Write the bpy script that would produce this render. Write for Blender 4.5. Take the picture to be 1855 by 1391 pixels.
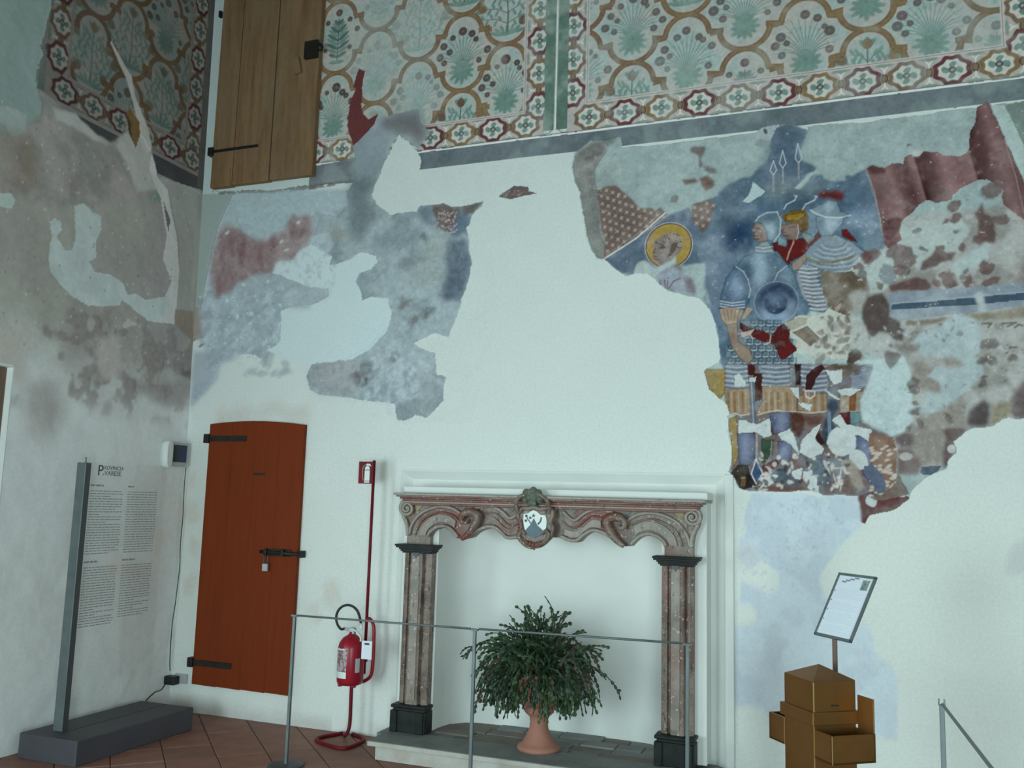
import bpy, bmesh, math, random
import numpy as np
from mathutils import Vector, Matrix

# ------------------------------------------------------------------ scene, camera, light
for o in list(bpy.data.objects):
    bpy.data.objects.remove(o, do_unlink=True)
scn = bpy.context.scene
COL = scn.collection

FPX = 1625.8                      # focal length in pixels of the 1855 x 1391 frame
YAW, PITCH, ROLL = (math.radians(a) for a in (20.775, 7.617, 1.622))
CAM = np.array([4.827, -5.670, 1.600])
_f = np.array([-math.sin(YAW)*math.cos(PITCH), math.cos(YAW)*math.cos(PITCH), math.sin(PITCH)])
_r = np.array([math.cos(YAW), math.sin(YAW), 0.0])
_u = np.cross(_r, _f)
_r2 = _r*math.cos(ROLL) + _u*math.sin(ROLL)
_u2 = -_r*math.sin(ROLL) + _u*math.cos(ROLL)

cd = bpy.data.cameras.new('camera')
cam = bpy.data.objects.new('camera', cd)
COL.objects.link(cam)
cam.matrix_world = Matrix(((_r2[0], _u2[0], -_f[0], CAM[0]), (_r2[1], _u2[1], -_f[1], CAM[1]),
                           (_r2[2], _u2[2], -_f[2], CAM[2]), (0, 0, 0, 1)))
cd.sensor_width = 36.0
cd.lens = FPX*36.0/1855.0
cd.clip_start = 0.05
scn.camera = cam

TINT = (0.745, 1.0, 1.02)         # cool daylight as the camera recorded it
world = bpy.data.worlds.new('daylight')
scn.world = world
world.use_nodes = True
wb = world.node_tree.nodes['Background']
wb.inputs[0].default_value = (0.62, 0.86, 1.0, 1)
wb.inputs[1].default_value = 0.6

def area(name, loc, rot, sx, sy, power):
    l = bpy.data.lights.new(name, 'AREA')
    l.shape = 'RECTANGLE'; l.size = sx; l.size_y = sy; l.energy = power; l.color = TINT
    o = bpy.data.objects.new(name, l); COL.objects.link(o)
    o.location = loc; o.rotation_euler = rot
    return o
# daylight entering by the windows of the hall: one in the left wall (nearer than the frame shows), two behind the camera
area('window_daylight', (-0.30, -4.1, 1.25), (0, math.radians(-90), 0), 1.9, 1.5, 95)
area('window_daylight', (1.4, -7.45, 1.2), (math.radians(90), 0, 0), 1.7, 2.0, 150)
area('window_daylight', (6.0, -7.45, 1.2), (math.radians(90), 0, 0), 1.7, 2.0, 200)

scn.view_settings.view_transform = 'Standard'
scn.view_settings.look = 'None'
scn.view_settings.gamma = 1.0
scn.view_settings.use_curve_mapping = False
scn.view_settings.exposure = -0.13
scn.cycles.max_bounces = 7
scn.cycles.diffuse_bounces = 5

# ------------------------------------------------------------------ helpers
def to_plane(u, v, axis, val):
    """points of the photograph traced onto a real plane of the room (axis 0: x=val, 1: y=val, 2: z=val)"""
    u = np.asarray(u, float); v = np.asarray(v, float)
    a = (u-927.5)/FPX; b = (v-695.5)/FPX
    d = a[..., None]*_r2 - b[..., None]*_u2 + _f
    t = (val-CAM[axis])/d[..., axis]
    return CAM + d*t[..., None]

def back(u, v, y=0.0): return to_plane(u, v, 1, y)
def left(u, v, x=-0.03): return to_plane(u, v, 0, x)
def flr(u, v, z=0.0): return to_plane(u, v, 2, z)

def lin(c):
    c = np.asarray(c, float)/255.0
    return np.where(c <= 0.04045, c/12.92, ((c+0.055)/1.055)**2.4)
REF = lin((182, 205, 199))
def P(r, g, b, k=1.0):
    """reflectance of a pigment whose lit colour is close to (r, g, b): old limewash mutes it"""
    c = np.array((r, g, b), float); lum = c @ (0.3, 0.59, 0.11)
    d = 0.36 if r > b else 0.14
    c = (c*(1-d)+d*lum*np.array((0.94, 1.02, 1.0)))*np.interp(lum, (120, 175, 205), (0.86, 0.90, 1.0) if r > b else (0.96, 0.955, 1.0))
    if b > r+8: c = c*np.array((0.965, 1.0, 0.995))
    return np.clip(lin(c)/REF*0.80*k, 0.004, 0.9)

class MB:
    """collects shapes of one mesh"""
    def __init__(s): s.v = []; s.f = []; s.sm = []
    def add(s, vs, fs, smooth=False):
        o = len(s.v); s.v += [tuple(p) for p in vs]
        s.f += [tuple(i+o for i in f) for f in fs]; s.sm += [smooth]*len(fs); return s
    def box(s, x0, x1, y0, y1, z0, z1, bev=0.0, M=None):
        if bev > 0:
            bm = bmesh.new(); bmesh.ops.create_cube(bm, size=1.0)
            for w in bm.verts:
                w.co = Vector(((x0+x1)/2+w.co.x*(x1-x0), (y0+y1)/2+w.co.y*(y1-y0), (z0+z1)/2+w.co.z*(z1-z0)))
            bmesh.ops.bevel(bm, geom=bm.edges[:], offset=bev, segments=2, affect='EDGES', profile=0.5)
            bm.verts.index_update()
            vs = [w.co.copy() for w in bm.verts]; fs = [[w.index for w in f.verts] for f in bm.faces]; bm.free()
        else:
            vs = [Vector(p) for p in ((x0,y0,z0),(x1,y0,z0),(x1,y1,z0),(x0,y1,z0),(x0,y0,z1),(x1,y0,z1),(x1,y1,z1),(x0,y1,z1))]
            fs = [(0,3,2,1),(4,5,6,7),(0,1,5,4),(1,2,6,5),(2,3,7,6),(3,0,4,7)]
        if M is not None: vs = [M @ p for p in vs]
        return s.add(vs, fs)
    def lathe(s, prof, cx, cy, n=40, smooth=True, M=None):
        vs = []; fs = []
        for r, z in prof:
            for i in range(n):
                a = 2*math.pi*i/n; p = Vector((cx+r*math.cos(a), cy+r*math.sin(a), z))
                vs.append(M @ p if M is not None else p)
        k = len(prof)
        for j in range(k-1):
            for i in range(n):
                i2 = (i+1) % n
                fs.append((j*n+i, j*n+i2, (j+1)*n+i2, (j+1)*n+i))
        s.add(vs, fs, smooth)
        o = len(s.v)-len(vs)
        for j, rev in ((0, True), (k-1, False)):
            if prof[j][0] > 1e-6:
                ring = [o+j*n+i for i in range(n)]
                s.f.append(tuple(ring[::-1] if rev else ring)); s.sm.append(False)
        return s
    def tube(s, path, r, n=8, smooth=True, flat=1.0, closed=False):
        pts = [Vector(p) for p in path]; k = len(pts); vs = []; fs = []
        rr = r if hasattr(r, '__len__') else [r]*k
        up = None
        for i, p in enumerate(pts):
            if closed: t = pts[(i+1) % k]-pts[i-1]
            else: t = pts[min(i+1, k-1)]-pts[max(i-1, 0)]
            if t.length < 1e-9: t = Vector((0, 0, 1))
            t.normalize()
            if up is None:
                up = Vector((0, 0, 1)) if abs(t.z) < 0.9 else Vector((0, 1, 0))
            a = t.cross(up)
            if a.length < 1e-6: a = t.orthogonal()
            a.normalize(); b = a.cross(t).normalized(); up = b
            for j in range(n):
                q = 2*math.pi*j/n
                vs.append(p + a*(rr[i]*math.cos(q)) + b*(rr[i]*flat*math.sin(q)))
        for i in range(k if closed else k-1):
            i2 = (i+1) % k
            for j in range(n):
                j2 = (j+1) % n
                fs.append((i*n+j, i*n+j2, i2*n+j2, i2*n+j))
        s.add(vs, fs, smooth)
        if not closed:
            o = len(s.v)-len(vs)
            s.f.append(tuple(o+j for j in range(n))[::-1]); s.sm.append(False)
            s.f.append(tuple(o+(k-1)*n+j for j in range(n))); s.sm.append(False)
        return s
    def prism(s, pts, y0, y1, axis=1, smooth=False):
        """outline in the two other axes, extruded along axis from y0 to y1"""
        n = len(pts)
        def mk(p, q):
            return {0: (q, p[0], p[1]), 1: (p[0], q, p[1]), 2: (p[0], p[1], q)}[axis]
        vs = [mk(p, y0) for p in pts]+[mk(p, y1) for p in pts]
        o = len(s.v); s.v += vs
        bm = bmesh.new(); bv = [bm.verts.new(mk(p, y0)) for p in pts]; bm.verts.index_update()
        fc = bm.faces.new(bv); fc.normal_update(); r = bmesh.ops.triangulate(bm, faces=[fc])
        bm.verts.index_update()
        tri = [[w.index for w in f.verts] for f in bm.faces]; bm.free()
        for t in tri:
            s.f.append(tuple(o+i for i in t)); s.f.append(tuple(o+n+i for i in t[::-1])); s.sm += [False]*2
        for i in range(n):
            j = (i+1) % n
            s.f.append((o+i, o+n+i, o+n+j, o+j)); s.sm.append(smooth)
        return s
    def ball(s, c, rx, ry, rz, nu=14, nv=8):
        prof = []
        vs = []; fs = []
        for j in range(nv+1):
            t = math.pi*j/nv
            for i in range(nu):
                a = 2*math.pi*i/nu
                vs.append((c[0]+rx*math.sin(t)*math.cos(a), c[1]+ry*math.sin(t)*math.sin(a), c[2]-rz*math.cos(t)))
        for j in range(nv):
            for i in range(nu):
                i2 = (i+1) % nu
                fs.append((j*nu+i, j*nu+i2, (j+1)*nu+i2, (j+1)*nu+i))
        return s.add(vs, fs, True)
    def build(s, name, mat, parent=None, label=None):
        me = bpy.data.meshes.new(name); me.from_pydata([tuple(p) for p in s.v], [], s.f)
        me.polygons.foreach_set('use_smooth', s.sm)
        me.materials.append(mat); me.update()
        bm = bmesh.new(); bm.from_mesh(me)
        bmesh.ops.remove_doubles(bm, verts=bm.verts[:], dist=1e-6)
        bmesh.ops.recalc_face_normals(bm, faces=bm.faces[:]); bm.to_mesh(me); bm.free()
        o = bpy.data.objects.new(name, me); COL.objects.link(o)
        if parent is not None:
            o.parent = parent
            o.matrix_parent_inverse = Matrix.Translation(parent.location).inverted()
        if label: o['label'] = label
        return o

def tag(o, label=None, cat=None, group=None, kind=None):
    if label: o['label'] = label
    if cat: o['category'] = cat
    if group: o['group'] = group
    if kind: o['kind'] = kind
    return o
def thing(name, loc, label, cat, group=None, kind=None):
    o = bpy.data.objects.new(name, None); COL.objects.link(o); o.location = loc; o.empty_display_size = 0.1
    return tag(o, label, cat, group, kind)

def crom(pts, n=6, closed=False):
    """smooth curve through points"""
    pts = [np.array(p, float) for p in pts]; k = len(pts); out = []
    rng = range(k) if closed else range(k-1)
    for i in rng:
        p1 = pts[i]; p2 = pts[(i+1) % k]
        p0 = pts[i-1] if (closed or i > 0) else 2*p1-p2
        p3 = pts[(i+2) % k] if (closed or i+2 < k) else 2*p2-p1
        for j in range(n):
            t = j/n
            out.append(0.5*((2*p1)+(-p0+p2)*t+(2*p0-5*p1+4*p2-p3)*t*t+(-p0+3*p1-3*p2+p3)*t**3))
    if not closed: out.append(pts[-1])
    return [tuple(p) for p in out]

# ------------------------------------------------------------------ materials
def new_mat(name):
    m = bpy.data.materials.new(name); m.use_nodes = True
    nt = m.node_tree; return m, nt, nt.nodes['Principled BSDF']
def mix(nt, fac, a, b):
    n = nt.nodes.new('ShaderNodeMix'); n.data_type = 'RGBA'
    for sock, val in ((n.inputs[0], fac), (n.inputs[6], a), (n.inputs[7], b)):
        if hasattr(val, 'is_output'): nt.links.new(val, sock)
        else: sock.default_value = val if sock is n.inputs[0] else (*val[:3], 1)
    return n.outputs[2]
def noise(nt, scale, detail=4, rough=0.55, coord='Object', stretch=(1, 1, 1)):
    tc = nt.nodes.new('ShaderNodeTexCoord'); mp = nt.nodes.new('ShaderNodeMapping')
    mp.inputs['Scale'].default_value = stretch
    nt.links.new(tc.outputs[coord], mp.inputs[0])
    n = nt.nodes.new('ShaderNodeTexNoise'); n.inputs['Scale'].default_value = scale
    n.inputs['Detail'].default_value = detail; n.inputs['Roughness'].default_value = rough
    nt.links.new(mp.outputs[0], n.inputs['Vector']); return n.outputs['Fac']
def ramp(nt, fac, lo, hi):
    n = nt.nodes.new('ShaderNodeMapRange'); n.inputs[1].default_value = lo; n.inputs[2].default_value = hi
    nt.links.new(fac, n.inputs[0]); return n.outputs[0]
def bump(nt, bs, fac, strength, dist):
    n = nt.nodes.new('ShaderNodeBump'); n.inputs['Strength'].default_value = strength
    n.inputs['Distance'].default_value = dist
    nt.links.new(fac, n.inputs['Height']); nt.links.new(n.outputs[0], bs.inputs['Normal'])
def simple(name, c1, c2=None, scale=8, rough=0.6, metal=0.0, bmp=0.0, stretch=(1, 1, 1), lo=0.35, hi=0.65, spec=0.5):
    m, nt, bs = new_mat(name)
    c2 = c1 if c2 is None else c2
    f = noise(nt, scale, 5, 0.6, stretch=stretch)
    nt.links.new(mix(nt, ramp(nt, f, lo, hi), c1, c2), bs.inputs['Base Color'])
    bs.inputs['Roughness'].default_value = rough; bs.inputs['Metallic'].default_value = metal
    bs.inputs['Specular IOR Level'].default_value = spec
    if bmp: bump(nt, bs, f, 0.6, bmp)
    return m
def paint_mat(name, rough=0.9, b1=0.004, b2=0.0012):
    m, nt, bs = new_mat(name)
    at = nt.nodes.new('ShaderNodeAttribute'); at.attribute_name = 'paint'
    fine = noise(nt, 60, 6, 0.65)
    mul = nt.nodes.new('ShaderNodeMix'); mul.data_type = 'RGBA'; mul.blend_type = 'MULTIPLY'
    mul.inputs[0].default_value = 1.0
    nt.links.new(at.outputs['Color'], mul.inputs[6])
    nt.links.new(mix(nt, ramp(nt, fine, 0.3, 0.7), (0.93, 0.93, 0.93), (1.04, 1.04, 1.04)), mul.inputs[7])
    nt.links.new(mul.outputs[2], bs.inputs['Base Color'])
    bs.inputs['Roughness'].default_value = rough
    bs.inputs['Specular IOR Level'].default_value = 0.2
    bump(nt, bs, noise(nt, 22, 5, 0.55), 0.22, b1)
    return m
M_PAINT = paint_mat('painted_plaster')
M_PLASTER = simple('white_plaster', (0.81, 0.805, 0.775), (0.77, 0.77, 0.745), 3, 0.9, bmp=0.004, spec=0.2)
M_SHUTTER = simple('shutter_wood', (0.17, 0.10, 0.06), (0.11, 0.06, 0.035), 5, 0.6, stretch=(4, 4, 0.4))
M_IRON = simple('wrought_iron', (0.022, 0.022, 0.022), (0.045, 0.035, 0.028), 20, 0.55, 0.6, 0.001)
M_BLACK = simple('black_stone', (0.007, 0.008, 0.008), (0.018, 0.02, 0.02), 14, 0.5, bmp=0.002, spec=0.25)
M_RUBBER = simple('black_rubber', (0.012, 0.014, 0.013), rough=0.45)
M_RED = simple('red_enamel', (0.33, 0.011, 0.026), (0.28, 0.009, 0.02), 5, 0.3, spec=0.35)
M_REDDARK = simple('red_tube_enamel', (0.20, 0.010, 0.020), (0.12, 0.008, 0.014), 4, 0.5, spec=0.2)
M_WHITE = simple('white_plastic', (0.78, 0.80, 0.78), rough=0.4)
M_LGREY = simple('light_grey_plastic', (0.45, 0.47, 0.48), rough=0.45)
M_LABEL = simple('printed_label', (0.42, 0.40, 0.42), (0.30, 0.10, 0.12), 40, 0.5, lo=0.48, hi=0.55)
M_PAPER = simple('paper', (0.80, 0.82, 0.90), rough=0.6)
M_INK = simple('ink', (0.045, 0.05, 0.05), rough=0.8)
M_INKPALE = simple('pale_print', (0.26, 0.27, 0.26), rough=0.8)
M_STEEL = simple('grey_painted_steel', (0.16, 0.185, 0.19), (0.13, 0.15, 0.155), 12, 0.45, 0.3)
M_STEELD = simple('dark_grey_steel', (0.075, 0.08, 0.085), rough=0.5, metal=0.3)
M_BASE = simple('violet_grey_metal', (0.090, 0.083, 0.100), (0.075, 0.070, 0.083), 4, 0.55, 0.2)
M_BRASS = simple('brass_sheet', (0.27, 0.125, 0.038), (0.20, 0.092, 0.026), 2.5, 0.38, 0.75)
M_BRASSED = simple('bright_brass_edge', (0.75, 0.55, 0.22), rough=0.3, metal=0.8)
M_BRONZE = simple('brown_bronze_tube', (0.09, 0.05, 0.035), rough=0.4, metal=0.4)
M_TERRA = simple('terracotta', (0.46, 0.195, 0.135), (0.36, 0.16, 0.115), 9, 0.8, bmp=0.002)
M_LEAF = simple('cactus_green', (0.030, 0.070, 0.026), (0.045, 0.085, 0.032), 12, 0.5)
M_LEAFD = simple('cactus_dark_green', (0.022, 0.048, 0.026), (0.035, 0.052, 0.026), 12, 0.5)
M_LEAFB = simple('cactus_brownish', (0.06, 0.062, 0.034), (0.075, 0.055, 0.035), 12, 0.6)
M_CEIL = simple('dark_timber_ceiling', (0.14, 0.10, 0.07), (0.10, 0.07, 0.05), 3, 0.8)
M_STONE = simple('grey_hearth_stone', (0.26, 0.27, 0.26), (0.19, 0.20, 0.19), 6, 0.85, bmp=0.004)
M_STONEL = simple('pale_step_stone', (0.52, 0.50, 0.46), (0.43, 0.38, 0.34), 9, 0.85, bmp=0.004)
M_BRICK = simple('worn_hearth_brick', (0.24, 0.20, 0.17), (0.17, 0.15, 0.135), 9, 0.9, bmp=0.004)
M_TILE = [simple('terracotta_floor_tile', a, b, 7, 0.62, bmp=0.002) for a, b in
          (((0.33, 0.145, 0.10), (0.25, 0.115, 0.082)), ((0.29, 0.13, 0.095), (0.23, 0.11, 0.08)), ((0.35, 0.16, 0.11), (0.26, 0.12, 0.085)))]
M_GROUT = simple('floor_grout', (0.15, 0.085, 0.065), (0.12, 0.07, 0.055), 9, 0.9)
M_PASTELB = simple('shield_blue', (0.10, 0.15, 0.20), (0.08, 0.12, 0.13), 15, 0.5)
M_OLIVE = simple('verdigris_stone', (0.17, 0.165, 0.115), (0.06, 0.08, 0.062), 28, 0.6)
M_BLUEST = simple('blue_green_inlay', (0.05, 0.09, 0.10), (0.09, 0.08, 0.07), 25, 0.4)
M_YELST = simple('yellow_marble', (0.30, 0.22, 0.07), (0.20, 0.12, 0.05), 30, 0.4)

def marble(name, cols, sc=5.0):
    m, nt, bs = new_mat(name)
    a = noise(nt, sc, 6, 0.7); b = noise(nt, sc*0.35, 3, 0.5); c = noise(nt, sc*9, 3, 0.6)
    x = mix(nt, ramp(nt, a, 0.38, 0.62), cols[0], cols[1])
    x = mix(nt, ramp(nt, b, 0.54, 0.66), x, cols[2])
    x = mix(nt, ramp(nt, c, 0.615, 0.68), x, cols[3])
    x = mix(nt, ramp(nt, noise(nt, sc*5, 4, 0.7, stretch=(1, 1, 0.4)), 0.58, 0.68), x, cols[4])
    nt.links.new(x, bs.inputs['Base Color']); bs.inputs['Roughness'].default_value = 0.40; bs.inputs['Specular IOR Level'].default_value = 0.35
    return m
M_MARB = marble('mottled_red_marble', ((0.27, 0.20, 0.165), (0.13, 0.085, 0.068), (0.20, 0.062, 0.046), (0.52, 0.45, 0.38), (0.06, 0.042, 0.038)), 7.0)
M_MARBG = marble('greyish_pink_marble', ((0.34, 0.28, 0.245), (0.22, 0.175, 0.15), (0.27, 0.15, 0.125), (0.50, 0.46, 0.40), (0.14, 0.11, 0.10)))
M_MARBR = marble('deep_red_marble', ((0.17, 0.045, 0.038), (0.20, 0.085, 0.06), (0.24, 0.15, 0.12), (0.42, 0.30, 0.24), (0.07, 0.03, 0.026)))
M_MARBL = marble('pale_marble', ((0.36, 0.31, 0.27), (0.29, 0.24, 0.21), (0.33, 0.29, 0.24), (0.5, 0.47, 0.42), (0.20, 0.16, 0.14)))

def glass_mat():
    m = bpy.data.materials.new('clear_acrylic'); m.use_nodes = True; nt = m.node_tree; nt.nodes.clear()
    out = nt.nodes.new('ShaderNodeOutputMaterial'); tr = nt.nodes.new('ShaderNodeBsdfTransparent')
    tr.inputs[0].default_value = (0.985, 0.988, 0.985, 1)
    gl = nt.nodes.new('ShaderNodeBsdfGlossy'); gl.inputs['Roughness'].default_value = 0.05
    mx = nt.nodes.new('ShaderNodeMixShader'); mx.inputs[0].default_value = 0.02
    nt.links.new(tr.outputs[0], mx.inputs[1]); nt.links.new(gl.outputs[0], mx.inputs[2]); nt.links.new(mx.outputs[0], out.inputs[0])
    return m
M_GLASS = glass_mat()
def wood(name, c1, c2, c3, rough, grain=1.0):
    m, nt, bs = new_mat(name)
    a = noise(nt, 9, 6, 0.6, stretch=(3, 3, 0.22)); b = noise(nt, 2.6, 4, 0.6, stretch=(1.6, 1.6, 0.7)); c = noise(nt, 30, 4, 0.7, stretch=(1.2, 1.2, 0.5))
    x = mix(nt, ramp(nt, a, 0.30, 0.72), c1, c2)
    f = nt.nodes.new('ShaderNodeMath'); f.operation = 'MULTIPLY'; f.inputs[1].default_value = 0.8
    nt.links.new(ramp(nt, b, 0.42, 0.68), f.inputs[0]); x = mix(nt, f.outputs[0], x, c3)
    f = nt.nodes.new('ShaderNodeMath'); f.operation = 'MULTIPLY'; f.inputs[1].default_value = 0.45*grain
    nt.links.new(ramp(nt, c, 0.52, 0.70), f.inputs[0]); x = mix(nt, f.outputs[0], x, c2)
    nt.links.new(x, bs.inputs['Base Color']); bs.inputs['Roughness'].default_value = rough
    bs.inputs['Specular IOR Level'].default_value = 0.14; bump(nt, bs, a, 0.4, 0.002*grain)
    return m
M_REDWOOD = wood('red_brown_door_wood', (0.215, 0.038, 0.008), (0.165, 0.026, 0.006), (0.20, 0.030, 0.007), 0.6, 0.5)
M_OLDWOOD = wood('weathered_plank_wood', (0.30, 0.175, 0.090), (0.17, 0.092, 0.050), (0.25, 0.165, 0.10), 0.85, 1.0)
def screen_mat():
    m, nt, bs = new_mat('dark_lcd_screen')
    f = noise(nt, 9, 2, 0.5)
    nt.links.new(mix(nt, ramp(nt, f, 0.42, 0.58), (0.012, 0.035, 0.03), (0.025, 0.022, 0.10)), bs.inputs['Base Color'])
    bs.inputs['Roughness'].default_value = 0.12
    return m
M_SCREEN = screen_mat()

# ------------------------------------------------------------------ painted plaster walls
def vnoise(x, z, seed):
    xi = np.floor(x).astype(np.int64); zi = np.floor(z).astype(np.int64)
    fx = x-xi; fz = z-zi; fx = fx*fx*(3-2*fx); fz = fz*fz*(3-2*fz)
    def h(a, b):
        n = (a*374761393 + b*668265263 + seed*982451653) & 0x7fffffff
        n = ((n ^ (n >> 13))*1274126177) & 0x7fffffff
        return ((n ^ (n >> 16)) & 0xffff)/65535.0
    a = h(xi, zi); b = h(xi+1, zi); c = h(xi, zi+1); d = h(xi+1, zi+1)
    return (a*(1-fx)+b*fx)*(1-fz) + (c*(1-fx)+d*fx)*fz
def fbm(xs, zs, freq, seed, octv=3):
    X, Z = np.meshgrid(xs, zs); t = np.zeros_like(X); amp = 1.0; s = 0
    for i in range(octv):
        t += amp*vnoise(X*freq+17.3*i, Z*freq+9.1*i, seed+i); s += amp; amp *= 0.55; freq *= 2.1
    return ((t/s-0.5)*2.2).astype(np.float32)

def sstep(a, b, x):
    t = np.clip((x-a)/(b-a), 0, 1); return t*t*(3-2*t)

class Canvas:
    def __init__(s, xs, zs, base, seed=1):
        s.xs = xs; s.zs = zs
        s.X, s.Z = [a.astype(np.float32) for a in np.meshgrid(xs, zs)]
        s.n1 = fbm(xs, zs, 2.2, seed); s.n2 = fbm(xs, zs, 8, seed+10); s.n3 = fbm(xs, zs, 30, seed+20)
        s.n4 = fbm(xs, zs, 75, seed+30, 2)
        s.wx = 1.35*fbm(xs, zs, 16, seed+40, 4); s.wz = 1.35*fbm(xs, zs, 16, seed+50, 4)
        s.rgb = np.empty(s.X.shape+(3,), np.float32); s.rgb[:] = base
        s.h = np.zeros(s.X.shape, np.float32); s.rid = np.zeros(s.X.shape, np.int16)
        s.px = float(np.median(np.diff(xs)))
    def sl(s, x0, x1, z0, z1):
        i0, i1 = np.searchsorted(s.xs, (x0, x1)); j0, j1 = np.searchsorted(s.zs, (z0, z1))
        return slice(max(j0-1, 0), min(j1+1, len(s.zs))), slice(max(i0-1, 0), min(i1+1, len(s.xs)))
    def blend(s, k, m, col, mot=0.0, col2=None, fld=None):
        if m.size == 0: return
        col = np.asarray(col, np.float32)
        if col2 is not None:
            f = (s.n2 if fld is None else fld)[k]; w = sstep(-0.35, 0.35, f)[..., None]
            c = col*(1-w) + np.asarray(col2, np.float32)*w
        else: c = np.broadcast_to(col, m.shape+(3,))
        if mot: c = c*(1+mot*(s.n3[k]*0.7+s.n2[k]*0.6+s.n4[k]*0.35))[..., None]
        m = m[..., None]; s.rgb[k] = s.rgb[k]*(1-m)+c*m
    def mask(s, pts, warp=0.006, soft=0):
        pts = np.asarray(pts, float); pad = warp*2+soft*s.px*2+0.01
        k = s.sl(pts[:, 0].min()-pad, pts[:, 0].max()+pad, pts[:, 1].min()-pad, pts[:, 1].max()+pad)
        X = s.X[k]+warp*s.wx[k]; Z = s.Z[k]+warp*s.wz[k]
        m = np.zeros(X.shape, bool); n = len(pts)
        for i in range(n):
            (xa, za), (xb, zb) = pts[i], pts[(i+1) % n]
            if za == zb: continue
            c = ((Z >= za) != (Z >= zb)) & (X < (xb-xa)*(Z-za)/(zb-za)+xa)
            m ^= c
        m = m.astype(np.float32)
        if soft:
            r = int(soft)
            for ax in (0, 1):
                for _ in range(2):
                    c = np.cumsum(np.pad(m, [(r+1, r) if a == ax else (0, 0) for a in (0, 1)], mode='edge'), axis=ax)
                    m = (c[2*r+1:] - c[:-2*r-1] if ax == 0 else c[:, 2*r+1:]-c[:, :-2*r-1])/(2*r+1)
        return k, m
    def poly(s, pts, col, a=1.0, warp=0.006, mot=0.10, soft=0, col2=None, rid=None, h=None, holes=0.0):
        k, m = s.mask(pts, warp, soft)
        if rid is not None: s.rid[k][m > 0.5] = rid
        if h is not None: s.h[k] = s.h[k]*(1-m)+h*m
        if holes: m = m*(s.n3[k]+0.6*s.n2[k] < 0.55-holes)
        s.blend(k, m*a, col, mot, col2)
        if s.edge and warp <= 0.0055 and soft <= 1:      # the painter's dark contour
            q = np.vstack([pts, pts[:1]]); s.stroke(q, 0.0065, np.asarray(col)*0.42, 0.55)
        return k, m
    edge = False
    def stroke(s, pts, w, col, a=1.0, mot=0.0, taper=False):
        pts = np.asarray(pts, float); ww = w if hasattr(w, '__len__') else [w]*len(pts)
        W = max(ww)+s.px
        for i in range(len(pts)-1):
            p, q = pts[i], pts[i+1]
            k = s.sl(min(p[0], q[0])-W, max(p[0], q[0])+W, min(p[1], q[1])-W, max(p[1], q[1])+W)
            X = s.X[k]; Z = s.Z[k]; d = q-p; L = d@d+1e-12
            t = np.clip(((X-p[0])*d[0]+(Z-p[1])*d[1])/L, 0, 1)
            r = np.hypot(X-p[0]-t*d[0], Z-p[1]-t*d[1]); wt = ww[i]+(ww[i+1]-ww[i])*t
            m = np.clip((wt*0.5-r)/s.px+0.5, 0, 1)*np.minimum(1, 0.35+wt/s.px*0.5)
            s.blend(k, m*a, col, mot)
    def ell(s, c, rx, rz, col, rot=0.0, a=1.0, mot=0.08, ring=0.0, soft=1.0, warp=0.0, col2=None):
        R = max(rx, rz)+3*s.px+warp*2
        k = s.sl(c[0]-R, c[0]+R, c[1]-R, c[1]+R)
        X = s.X[k]-c[0]+warp*s.wx[k]; Z = s.Z[k]-c[1]+warp*s.wz[k]; ca, sa = math.cos(rot), math.sin(rot)
        U = X*ca+Z*sa; V = -X*sa+Z*ca
        d = (np.sqrt((U/rx)**2+(V/rz)**2)-1)*min(rx, rz)
        if ring: d = np.abs(d)-ring/2
        s.blend(k, np.clip(0.5-d/(s.px*soft), 0, 1)*a, col, mot, col2)
    def leaf(s, p, ang, L, w, col, a=1.0):
        q = (p[0]+L*math.cos(ang), p[1]+L*math.sin(ang)); mid = ((p[0]+q[0])/2, (p[1]+q[1])/2)
        s.ell(mid, L/2, w/2, col, ang, a, 0.05)
    def mesh(s, name, to_world, keep, rids, mat):
        """one object for each region of the plaster; neighbouring regions meet edge to edge"""
        nz, nx = s.X.shape; W = to_world(s.X, s.Z, s.h).reshape(-1, 3)
        idx = np.arange(nz*nx).reshape(nz, nx)
        quads = np.stack([idx[:-1, :-1], idx[:-1, 1:], idx[1:, 1:], idx[1:, :-1]], -1)
        fr = s.rid[:-1, :-1]; kp = keep((s.X[:-1, :-1]+s.X[1:, 1:])/2, (s.Z[:-1, :-1]+s.Z[1:, 1:])/2)
        rgba = np.concatenate([np.clip(s.rgb, 0.003, 0.92).reshape(-1, 3), np.ones((nz*nx, 1), np.float32)], 1)
        out = {}
        for r, nm in rids.items():
            q = quads[(fr == r) & kp].reshape(-1, 4)
            if not len(q): continue
            used = np.zeros(nz*nx, bool); used[q.ravel()] = True
            remap = np.cumsum(used)-1; q = remap[q].astype(np.int32); vv = W[used].astype(np.float32)
            me = bpy.data.meshes.new(nm); me.vertices.add(len(vv)); me.vertices.foreach_set('co', vv.ravel())
            me.loops.add(q.size); me.loops.foreach_set('vertex_index', q.ravel())
            me.polygons.add(len(q)); me.polygons.foreach_set('loop_start', np.arange(0, q.size, 4, dtype=np.int32))
            me.polygons.foreach_set('use_smooth', np.ones(len(q), bool))
            me.update(calc_edges=True)
            ca = me.color_attributes.new('paint', 'FLOAT_COLOR', 'POINT')
            ca.data.foreach_set('color', rgba[used].astype(np.float32).ravel())
            me.materials.append(mat)
            o = bpy.data.objects.new(nm, me); COL.objects.link(o); out[r] = o
        return out

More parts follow.
